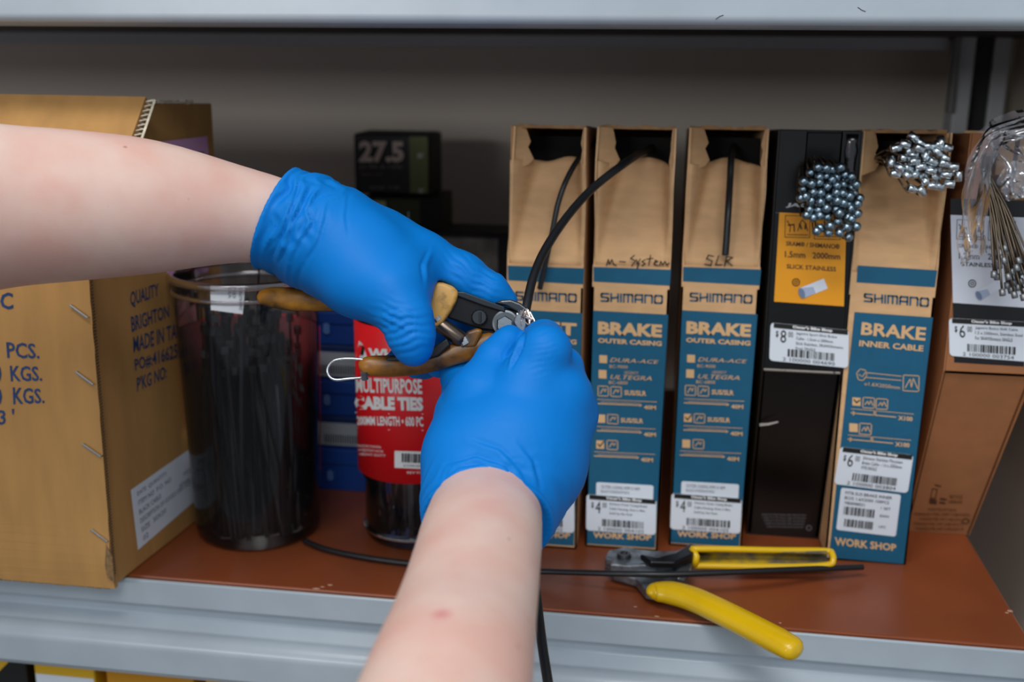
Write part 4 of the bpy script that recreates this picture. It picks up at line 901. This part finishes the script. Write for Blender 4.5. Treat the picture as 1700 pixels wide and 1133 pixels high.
BLUEB = mat('blue_box_board', '123f8f', 0.45, var=.05, scale=50); BLUED = mat('navy_box_print', '0d2a5c', 0.5)
zz = 0.0; hs = [.040, .031, .033, .032, .030]
labs = ['blue product box at the bottom of the stack between the two jars', 'blue product box with a grey printed label, second from the bottom between the jars', 'blue product box in the middle of the stack between the jars',
        'blue product box with a pale label, second from the top between the jars', 'blue product box at the top of the stack between the jars']
for i, h_ in enumerate(hs):
    xo = R2.uniform(-.002, .002); t = thing('product_box', labs[i], 'box', (-.25+xo, .22, zz))
    b = MB(); b.box((-.305+xo, .185, zz), (-.205+xo, .255, zz+h_-.0026)); b.build('tray', BLUEB, t, bevel=.001)
    b = MB(); b.box((-.3062+xo, .1838, zz+h_*.62), (-.2038+xo, .2562, zz+h_-.0004)); b.build('box_lid', BLUED if i % 2 else BLUEB, t, bevel=.001)
    if i in (1, 3):
        V = [(-.304+xo, .1832, zz+.004), (-.255+xo, .1832, zz+.004), (-.255+xo, .1832, zz+h_-.006), (-.304+xo, .1832, zz+h_-.006)]; lb = mesh('end_label', V, [(0, 1, 2, 3)], mat('greyish_label', '9aa3ad', 0.6), t)
        b = MB()
        for k in range(16): x_ = -.298+xo+k*.0022; b.add([(x_, .1829, zz+.006), (x_+.0011, .1829, zz+.006), (x_+.0011, .1829, zz+.014), (x_, .1829, zz+.014)], [(0, 1, 2, 3)])
        b.build('barcode', INK, lb)
    else:
        b = MB(); V, Fc = glyphs('8', .04); b.add([(-.296+xo+x*.006, .1832, zz+.010+y*.010) for x, y in V], Fc); b.build('emblem', mat('pale_blue_print', '5f86c6', 0.5), t)
    zz += h_

# ------------------------------------------------------------------ yellow-handled cable cutter on the shelf
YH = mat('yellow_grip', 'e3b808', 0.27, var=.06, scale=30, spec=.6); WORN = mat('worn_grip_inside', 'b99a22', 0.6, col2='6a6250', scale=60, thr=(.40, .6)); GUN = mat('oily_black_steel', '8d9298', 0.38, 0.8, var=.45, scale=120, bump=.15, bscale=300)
yc = thing('cable_cutter', 'yellow-handled cable cutter lying on the brown shelf in front of the teal boxes', 'pliers', tuple(at(1150, 940, z=0)))
# lower grip: tapering dipped handle, hangs over the shelf front
hp = [(1076, 986, .012, 3), (1081, 984, .012, 14), (1090, 983, .012, 20), (1115, 985, .0125, 24), (1150, 995, .013, 25), (1190, 1013, .014, 25), (1240, 1038, .015, 25), (1290, 1064, .0155, 25), (1311, 1075.5, .0155, 23.5), (1318, 1079.5, .0155, 21.5), (1323, 1082.3, .0155, 16), (1325.5, 1083.7, .0155, 8), (1326.5, 1084.3, .0155, 1)]
Pn = [at(u, v, z=z) for u, v, z, r in hp]; Rr = [r*.72/F for *_, r in hp]
Cv = curve(Pn, 5); Rv = np.interp(np.linspace(0, len(Rr)-1, len(Cv)), range(len(Rr)), Rr)
b = MB(); b.tube(Cv, Rv, 22, flat=0.82, ref=(0, 0, 1)); b.build('lower_grip', YH, yc, smooth=True)
# upper grip: open channel seen from its hollow side
S_ = [at(u, v, z=z) for u, v, z in ((1147, 912, .024), (1200, 912, .0235), (1290, 914, .022), (1370, 915, .021), (1381, 920, .020), (1383, 930, .017), (1376, 938, .014), (1330, 941, .013), (1250, 941, .013), (1180, 940, .013), (1153, 940, .013))]
b = MB(); b.tube(curve(S_, 5), .0024, 10); b.build('upper_grip', YH, yc, smooth=True)
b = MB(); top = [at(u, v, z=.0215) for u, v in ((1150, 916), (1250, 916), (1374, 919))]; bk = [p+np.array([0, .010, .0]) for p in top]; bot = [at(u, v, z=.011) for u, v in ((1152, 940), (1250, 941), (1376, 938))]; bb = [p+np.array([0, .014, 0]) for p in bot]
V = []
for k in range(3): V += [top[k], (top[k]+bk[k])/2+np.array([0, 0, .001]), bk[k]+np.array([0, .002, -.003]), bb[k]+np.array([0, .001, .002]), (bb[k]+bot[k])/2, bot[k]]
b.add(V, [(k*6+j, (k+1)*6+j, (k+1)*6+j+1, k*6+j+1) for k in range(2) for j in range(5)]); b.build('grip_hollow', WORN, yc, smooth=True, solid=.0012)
b = MB(); b.tube([at(1149, 911, z=.024), at(1156, 925, z=.02), at(1154, 940, z=.013)], .0028, 10); b.build('grip_mouth', YH, yc, smooth=True)
def lump(name, pts, z0, z1, m, bev=.0015):
    n_ = len(pts); V = [at(u, v, z=z1) for u, v in pts]; W_ = [np.array([p[0], p[1], z0]) for p in V]
    Fc = [tuple(range(n_)), tuple(range(2*n_-1, n_-1, -1))]+[(i, i+n_, (i+1) % n_+n_, (i+1) % n_) for i in range(n_)]
    return mesh(name, V+W_, Fc, m, yc, bevel=bev, seg=3)
lump('upper_jaw', [(1004, 925), (1010, 914), (1040, 907), (1060, 912), (1085, 914), (1120, 915), (1150, 903), (1158, 912), (1150, 925), (1120, 934), (1080, 938), (1040, 940), (1012, 936), (1018, 929)], .010, .0175, GUN)
lump('lower_jaw', [(1003, 938), (1020, 932), (1050, 940), (1090, 944), (1130, 945), (1144, 958), (1130, 968), (1106, 972), (1090, 984), (1072, 980), (1056, 960), (1020, 950)], .003, .0105, GUN)
lump('lever_arm', [(1062, 919), (1090, 925), (1120, 918), (1145, 902), (1160, 906), (1150, 921), (1120, 934), (1080, 933)], .0180, .0235, mat('black_lever', '1c1d20', .3, .5))
lump('return_spring', [(1122, 938), (1140, 920), (1150, 925), (1148, 948), (1136, 962), (1122, 960)], .0106, .0150, GUN)
V, Fc = lathe(at(1036, 924, z=.0178), (0, 0, 1), [(0, .0055), (.0018, .0055), (.0026, .0045), (.0026, .0028), (.0016, .0026)], 20); mesh('pivot_bolt', V, Fc, mat('worn_bolt', '5b5c60', .3, .9), yc)
V, Fc = lathe(at(1040, 960, z=.004), (0, 0, 1), [(0, .007), (.004, .007), (.005, .005)], 18); mesh('washer', V, Fc, GUN, yc)
# ------------------------------------------------------------------ cutter held in the hands
OCH = mat('ochre_grip', 'b97c22', 0.42, col2='4a3214', scale=38, thr=(.42, .58), bump=.1, bscale=200); OCHL = mat('clean_ochre_grip', 'cc9c4e', 0.42, col2='8d6a35', scale=110, thr=(.30, .46)); OCHD = mat('stained_ochre_grip', '966119', 0.38, col2='3f2a12', scale=45, thr=(.42, .60))
GUNB = mat('black_tool_steel', '101114', 0.3, 0.5, spec=.6); BRT = mat('bright_tool_steel', 'aab2b8', 0.25, 1.0, bump=.05, bscale=500); BLKG = mat('black_grip_insert', '121212', 0.5)
cut = thing('cable_cutter', 'ochre-handled cable cutter gripped by the blue gloved left hand', 'pliers', tuple(at(835, 530, d=.66)))
def handle(name, pts, m, flat=.75, sub=6, seg=20, ref=None):
    Pn = [at(u, v, d=d) for u, v, d, r in pts]; Rr = [r*d/F for u, v, d, r in pts]; Cv = curve(Pn, sub); Rv = np.interp(np.linspace(0, len(Rr)-1, len(Cv)), range(len(Rr)), Rr)
    b = MB(); b.tube(Cv, Rv, seg, flat=flat, ref=-FW if ref is None else ref); return b.build(name, m, cut, smooth=True)
UH = [(427, 494, .668, 4), (433, 494, .668, 12), (450, 494, .668, 17), (490, 497, .667, 20), (540, 497, .667, 20), (580, 499, .667, 18), (640, 503, .664, 19), (690, 507, .662, 26)]
handle('upper_grip', UH, OCH)
capP = [(703, 497), (708, 480), (718, 468), (735, 469), (754, 476), (761, 486), (757, 500), (748, 518), (735, 536), (722, 545), (712, 538)]
V, Fc = plate(capP, .646, .020); mesh('grip_end', V, Fc, OCHL, cut, bevel=.0035, seg=4, smooth=True)
LH = [(597, 612, .651, 5), (602, 610, .651, 13), (615, 608, .651, 17), (650, 608, .652, 18), (690, 606, .653, 17), (725, 598, .654, 17), (755, 588, .655, 18), (785, 578, .656, 20), (815, 568, .658, 19), (838, 560, .660, 13)]
handle('lower_grip', LH, OCHD)
V, Fc = plate([(768, 560), (776, 550), (792, 545), (802, 547), (797, 562), (790, 578), (770, 580)], .650, .012); mesh('grip_horn', V, Fc, OCHD, cut, bevel=.002, seg=3)
V, Fc = plate([(640, 594), (656, 591), (700, 590), (735, 566), (742, 562), (748, 574), (728, 592), (700, 600), (640, 602)], .6475, .010); mesh('grip_insert', V, Fc, BLKG, cut, bevel=.0012)
V, Fc = plate([(750, 498), (758, 483), (770, 485), (800, 496), (838, 510), (862, 516), (868, 530), (852, 548), (832, 552), (800, 548), (762, 535), (742, 528)], .653, .007); mesh('upper_arm', V, Fc, GUNB, cut, bevel=.0012)
V, Fc = plate([(757, 484), (770, 485), (800, 496), (838, 510), (839, 519), (800, 507), (757, 491)], .650, .006); mesh('arm_edge', V, Fc, mat('scuffed_steel', '2f3338', .35, .7), cut, bevel=.0006)
V, Fc = plate([(790, 548), (806, 544), (835, 552), (846, 562), (824, 576), (790, 566)], .655, .009); mesh('lower_arm', V, Fc, GUNB, cut, bevel=.001)
V, Fc = plate([(820, 503), (832, 498), (848, 497), (864, 503), (876, 512), (884, 524), (878, 536), (866, 530), (858, 518), (840, 508)], .650, .008); mesh('upper_jaw', V, Fc, mat('jaw_steel', '54595e', .22, .9), cut, bevel=.0018, seg=3)
V, Fc = plate([(858, 518), (866, 524), (876, 536), (872, 550), (868, 562), (860, 550), (852, 536)], .648, .007); mesh('blade', V, Fc, BRT, cut, bevel=.001)
V, Fc = plate([(868, 540), (880, 532), (889, 534), (888, 543), (876, 552), (868, 556)], .652, .008); mesh('lower_jaw', V, Fc, mat('jaw_steel', '54595e', .22, .9), cut, bevel=.0012)
def disc(name, u, v, d, r, th, m, seg=24, knurl=0, tilt=(0, 0)):
    p = at(u, v, d=d); ax = -FW+RT*tilt[0]+UP*tilt[1]; V, Fc = lathe(p, ax, [(0, r), (th*.8, r), (th, r*.86)], seg)
    if knurl: V = [p+(np.array(x)-p)*(1.0 if (i % seg) % 2 else .94) for i, x in enumerate(V)]
    return mesh(name, V, Fc, m, cut)
disc('adjuster_knob', 796, 527, .652, .0050, .0042, mat('dark_bolt', '3a3f44', .35, .8), 30, 1)
b = MB(); p = at(797, 527, d=.6475); b.tube([p-UP*.0028, p+UP*.0030], .0007, 6); b.build('knob_slot', BLKG, cut)
disc('washer', 839, 537, .652, .0078, .0012, mat('pale_washer', '5f6468', .35, .9), 28)
disc('pivot_nut', 838, 539, .651, .0054, .0045, BRT, 6)
b = MB(); b.tube([at(722, 529, d=.652), at(732, 540, d=.652), at(764, 563, d=.652), at(772, 568, d=.652)], [.0030, .0047, .0047, .003], 14); b.build('spring_barrel', mat('bronzed_steel', '776a5e', .3, .9), cut, smooth=True)
b = MB(); b.tube([at(725, 528, d=.651), at(729, 533, d=.651)], .0056, 14); b.tube([at(768, 562, d=.652), at(774, 572, d=.652)], .0036, 12); b.build('barrel_collar', GUN, cut)
lp = [at(u, v, d=d) for u, v, d in ((640, 602, .652), (600, 597, .650), (572, 596, .650), (553, 600, .650), (544, 612, .650), (547, 625, .650), (558, 631, .650), (580, 629, .650), (604, 627, .652))]
b = MB(); b.tube(curve(lp, 5), .0009, 8); b.build('locking_loop', STEEL, cut, smooth=True)
b = MB(); b.tube([at(604, 618, d=.648), at(606, 630, d=.650)], .0022, 8); b.build('loop_rivet', GUN, cut)
R3 = random.Random(6)
wst = thing('wire_strand', 'frayed silver wire ends of the casing where it meets the jaws', 'wire', tuple(at(874, 524, d=.648)))
b = MB()
for i in range(14): p0 = at(866+R3.uniform(-2, 14), 515+R3.uniform(-2, 4), d=.650); b.tube([p0, p0-UP*R3.uniform(.002, .006)+RT*R3.uniform(-.002, .003)-FW*.002, p0-UP*R3.uniform(.005, .009)+RT*R3.uniform(-.001, .004)-FW*.003], .00045, 5)
so = b.build('strand', mat('bright_strands', 'd6c8c0', .3, .9), wst); so['kind'] = 'stuff'

# ------------------------------------------------------------------ arms and gloves
def skin_mat():
    m = mat('skin', 'e0bdb0', 0.48, sss=.18, bump=.06, bscale=500, spec=.35); nt = m.node_tree; b = nt.nodes['Principled BSDF']
    tc = nt.nodes['Texture Coordinate']; n = nt.nodes.new('ShaderNodeTexNoise'); n.inputs['Scale'].default_value = 28; n.inputs['Detail'].default_value = 6; nt.links.new(tc.outputs['Object'], n.inputs['Vector'])
    r = nt.nodes.new('ShaderNodeValToRGB'); nt.links.new(n.outputs['Fac'], r.inputs[0]); r.color_ramp.elements[0].position = .35; r.color_ramp.elements[1].position = .66
    r.color_ramp.elements[0].color = (*c3('deb2a4'), 1); r.color_ramp.elements[1].color = (*c3('e2c4b7'), 1)
    v = nt.nodes.new('ShaderNodeTexVoronoi'); v.inputs['Scale'].default_value = 46; nt.links.new(tc.outputs['Object'], v.inputs['Vector'])
    q = nt.nodes.new('ShaderNodeValToRGB'); nt.links.new(v.outputs['Distance'], q.inputs[0]); q.color_ramp.elements[0].position = .03; q.color_ramp.elements[1].position = .065
    q.color_ramp.elements[0].color = (*c3('a8705a'), 1); q.color_ramp.elements[1].color = (1, 1, 1, 1)
    mx = nt.nodes.new('ShaderNodeMix'); mx.data_type = 'RGBA'; mx.blend_type = 'MULTIPLY'; mx.inputs[0].default_value = .55
    nt.links.new(r.outputs[0], mx.inputs[6]); nt.links.new(q.outputs[0], mx.inputs[7]); nt.links.new(mx.outputs[2], b.inputs['Base Color']); return m
SKIN = skin_mat()
GLOVE = mat('nitrile_glove', '0079cf', 0.54, bump=.05, bscale=350, spec=.20)
def solid(name, fn, pts, h, m, parent, pad=.01, post=None, rl=2):
    P_ = np.array([p for p, r in pts]); R_ = max(r for p, r in pts)+pad
    lo, hi = P_.min(0)-R_, P_.max(0)+R_; ax, G = sdf_grid(None, lo, hi, h); D = fn(G); V, Fq = nets(ax, D.astype(np.float32)); V = relax(V, Fq, rl)
    if post: V = post(V, Fq)
    return mesh(name, [tuple(map(float, v)) for v in V], Fq, m, parent, smooth=True)
def halfspace(G, p, n): n = np.array(n)/np.linalg.norm(n); return (G-np.array(p, np.float32)) @ n.astype(np.float32)
def cuffed(D, G, p, n, bead):      # open glove end with a rolled hem
    pl = -halfspace(G, p, n); c = np.maximum(D, pl); hem = np.sqrt(D*D+pl*pl)-bead; return smin(c, hem, .0015)
person = thing('person', 'person with bare forearms and blue disposable gloves cutting a black cable with pliers', 'person', tuple(CP+FW*.35-UP*.3))
cc = lambda x, y, z: CP+RT*x+UP*y+FW*z

# left arm
la = C((-420, 330, .50, 176), (-150, 345, .575, 156), (0, 343, .60, 131), (120, 342, .615, 121), (250, 344, .63, 107), (400, 357, .65, 76), (470, 372, .657, 66), (520, 396, .66, 60))
sh_ = [(cc(-.47, -.02, -.05), .050), (la[0][0], la[0][1]*1.0)]
la_d = dense(la, 4)
def f_la(G): return smin(chain(G, la_d, .004), chain(G, sh_, .02), .03)
solid('left_arm', f_la, la+sh_, .0034, SKIN, person, rl=5)
# left glove
gl_palm = C((418, 345, .655, 77), (452, 360, .655, 76), (500, 378, .657, 78), (545, 402, .655, 83), (600, 436, .652, 82), (655, 466, .648, 70))
gl_back = C((470, 368, .670, 62), (560, 400, .680, 76), (640, 432, .690, 68), (700, 440, .694, 48))
def f_gl(G):
    D = smin(chain(G, gl_palm, .01), chain(G, gl_back, .01), .02)
    idx = chain(G, C((640, 420, .676, 60), (700, 437, .668, 50), (765, 461, .668, 40), (812, 485, .668, 31), (836, 502, .670, 24)), .006)
    th = chain(G, C((600, 470, .636, 52), (650, 490, .628, 50), (676, 530, .622, 39), (684, 564, .621, 34), (687, 580, .622, 27)), .008)
    D = smin(D, idx, .014); D = smin(D, th, .016)
    mid = chain(G, C((700, 440, .690, 32), (770, 500, .700, 30), (775, 560, .698, 27), (745, 598, .684, 25), (728, 606, .676, 22)), .004)
    rng = chain(G, C((680, 440, .712, 32), (735, 505, .722, 29), (738, 570, .715, 26), (705, 604, .694, 24), (690, 608, .684, 21)), .004)
    lit = chain(G, C((655, 435, .732, 28), (695, 505, .738, 26), (695, 560, .730, 24), (668, 596, .708, 21), (655, 602, .698, 18)), .004)
    F_ = np.minimum(np.minimum(mid, rng), lit); D = smin(D, F_, .010)
    for H_, fl in ((UH, 1.0), (LH, .9)): D = smax(D, -(chain(G, C(*[(u, v, d, r*fl) for u, v, d, r in H_]), .003)-.0006), .002)
    cap_ = chain(G, C((725, 500, .652, 34), (735, 505, .652, 34)), .003); D = smax(D, -(cap_), .002)
    p0, p1 = at(489, 291, d=.655), at(428, 431, d=.655); n = np.cross(p1-p0, FW); n = n if n @ RT > 0 else -n
    return cuffed(D, G, (p0+p1)/2, n, .0016)
_a, _b = at(489, 291, d=.655), at(428, 431, d=.655); _n = np.cross(_b-_a, FW); HEML = ((_a+_b)/2, _n, .0050, .024, UP*.9+FW*.4)
def post_l(V, Fq):
    return wrinkle(V, Fq, folds=[([(497, 296), (488, 340), (470, 390), (447, 430)], 4, .0016), ([(515, 312), (500, 345), (486, 372), (482, 402), (462, 436)], 4, .0018), ([(530, 318), (512, 350), (520, 372), (500, 400), (484, 434)], 4, .0015),
        ([(545, 330), (540, 365), (530, 400), (510, 432)], 5, .0010), ([(470, 345), (455, 385), (440, 420)], 3, .0011),
        ([(578, 322), (574, 360), (578, 400)], 4, .0006), ([(704, 472), (700, 440), (712, 415)], 5, .0012), ([(640, 520), (665, 512), (690, 520)], 4, .0009), ([(620, 520), (655, 528), (680, 545)], 3.5, .0009)],
        ripples=[(674, 548, 30, 78, 13, .0019), (765, 445, 26, -55, 12, .0011), (800, 462, 30, -60, 11, .0013), (648, 525, 24, 120, 12, .0014)], hem=HEML)
lg = solid('glove', f_gl, gl_palm+gl_back+C((845, 505, .68, 40), (690, 600, .62, 30), (770, 610, .74, 30)), .00125, GLOVE, person, pad=.006, post=post_l)

# right arm
def oval(pts, o):
    out = []
    for s in (-1, 1): out.append([(p+RT*s*o*r, r*(1-o*.8)) for p, r in pts])
    return out
ra = C((640, 1700, .27, 220), (700, 1330, .36, 158), (744, 1133, .42, 124), (768, 1040, .465, 106), (786, 960, .505, 95), (798, 895, .545, 88), (806, 855, .580, 80), (813, 820, .600, 72))
ro = oval(ra, .30); ru = [(cc(-.06, -.17, -.12), .052), (ra[0][0], ra[0][1])]
ro_d = [dense(c_, 4) for c_ in ro]
def f_ra(G):
    D = smin(chain(G, ro_d[0], .004), chain(G, ro_d[1], .004), .03); return smin(D, chain(G, ru, .02), .03)
solid('right_arm', f_ra, ra+ru, .0034, SKIN, person, rl=5)
# right glove
rg_w = oval(C((804, 876, .565, 86), (812, 840, .590, 88), (830, 785, .605, 102)), .36)
def f_gr(G):
    D = smin(chain(G, rg_w[0], .01), chain(G, rg_w[1], .01), .02)
    mc = [C((790, 835, .600, 55), (790, 740, .612, 55), (800, 655, .622, 46)), C((815, 830, .600, 60), (845, 720, .606, 58), (876, 648, .612, 46)),
          C((840, 830, .602, 60), (892, 730, .610, 58), (930, 655, .618, 46)), C((860, 850, .606, 52), (905, 778, .618, 56), (948, 690, .630, 40))]
    for m_ in mc: D = smin(D, chain(G, m_, .01), .020)
    tm = chain(G, C((770, 840, .600, 46), (768, 760, .612, 44), (770, 690, .635, 42)), .01); D = smin(D, tm, .022)
    tip = chain(G, C((770, 690, .635, 40), (764, 626, .668, 30), (800, 590, .672, 26), (835, 575, .668, 22)), .006); D = smin(D, tip, .008)
    ix = chain(G, C((800, 652, .622, 50), (826, 596, .630, 33), (844, 568, .634, 23), (848, 562, .636, 20)), .006); md = chain(G, C((872, 640, .612, 48), (905, 583, .612, 41), (903, 566, .628, 32), (885, 568, .648, 24)), .006)
    rg = chain(G, C((930, 655, .618, 44), (932, 612, .632, 34), (918, 590, .655, 26), (895, 600, .672, 24)), .006); lt = chain(G, C((948, 690, .630, 38), (952, 650, .650, 28), (935, 622, .672, 23), (912, 625, .685, 20)), .006)
    FF = np.minimum(np.minimum(ix, md), np.minimum(rg, lt)); FF = smin(np.minimum(ix, lt), smin(md, rg, .005), .0015); D = smin(D, FF, .007)
    for H_, fl in ((LH, .9),): D = smax(D, -(chain(G, C(*[(u, v, d, r*fl) for u, v, d, r in H_]), .003)-.0004), .002)
    n = (at(808, 850, d=.58)-at(785, 960, d=.505)); n = n/np.linalg.norm(n)+UP*.42
    return cuffed(D, G, at(808, 858, d=.582), n, .0015)
_n = (at(808, 850, d=.58)-at(785, 960, d=.505)); HEMR = (at(808, 858, d=.582), _n/np.linalg.norm(_n)+UP*.42, .0020, .016, RT)
def post_r(V, Fq):
    return wrinkle(V, Fq, folds=[([(742, 772), (790, 757), (840, 775), (872, 812), (893, 860)], 5, .0013), ([(780, 728), (830, 745), (865, 780), (885, 830)], 6, .0011), ([(736, 800), (760, 778), (800, 770), (840, 786), (868, 820)], 4, .0010),
        ([(862, 735), (885, 765), (895, 800), (897, 845)], 6, .0012), ([(872, 550), (866, 575), (857, 595), (848, 612)], 3.5, .0024), ([(724, 830), (742, 790)], 4, .0010), ([(905, 820), (902, 850), (896, 880)], 5, .0009)],
        ripples=[(842, 590, 18, 20, 9, .0006), (905, 570, 24, 85, 9, .0005), (895, 605, 22, 70, 10, .0004)], hem=HEMR)
solid('glove', f_gr, rg_w[0]+rg_w[1]+C((960, 690, .64, 40), (850, 560, .64, 30), (760, 620, .69, 40), (730, 700, .63, 20)), .00125, GLOVE, person, pad=.004, post=post_r)
# insect bite on the right forearm: a reddish spot in the skin itself
bpy.context.view_layer.update()
arm_o = bpy.data.objects['right_arm']; off = Vector(arm_o.matrix_world.translation)
hit, loc, nn_, ix_ = arm_o.ray_cast(Vector(CP)-off, Vector(ray(733, 1020)).normalized())
nt = SKIN.node_tree; bs = nt.nodes['Principled BSDF']; src_ = bs.inputs['Base Color'].links[0].from_socket
ge = nt.nodes.new('ShaderNodeNewGeometry'); vm = nt.nodes.new('ShaderNodeVectorMath'); vm.operation = 'DISTANCE'; vm.inputs[1].default_value = loc+off
nt.links.new(ge.outputs['Position'], vm.inputs[0]); mr = nt.nodes.new('ShaderNodeMapRange'); mr.inputs[1].default_value = .0012; mr.inputs[2].default_value = .0055; mr.inputs[3].default_value = .55; mr.inputs[4].default_value = 0
nt.links.new(vm.outputs['Value'], mr.inputs[0]); mx = nt.nodes.new('ShaderNodeMix'); mx.data_type = 'RGBA'; nt.links.new(mr.outputs[0], mx.inputs[0]); nt.links.new(src_, mx.inputs[6]); mx.inputs[7].default_value = (*c3('cf6a6e'), 1); nt.links.new(mx.outputs[2], bs.inputs['Base Color'])
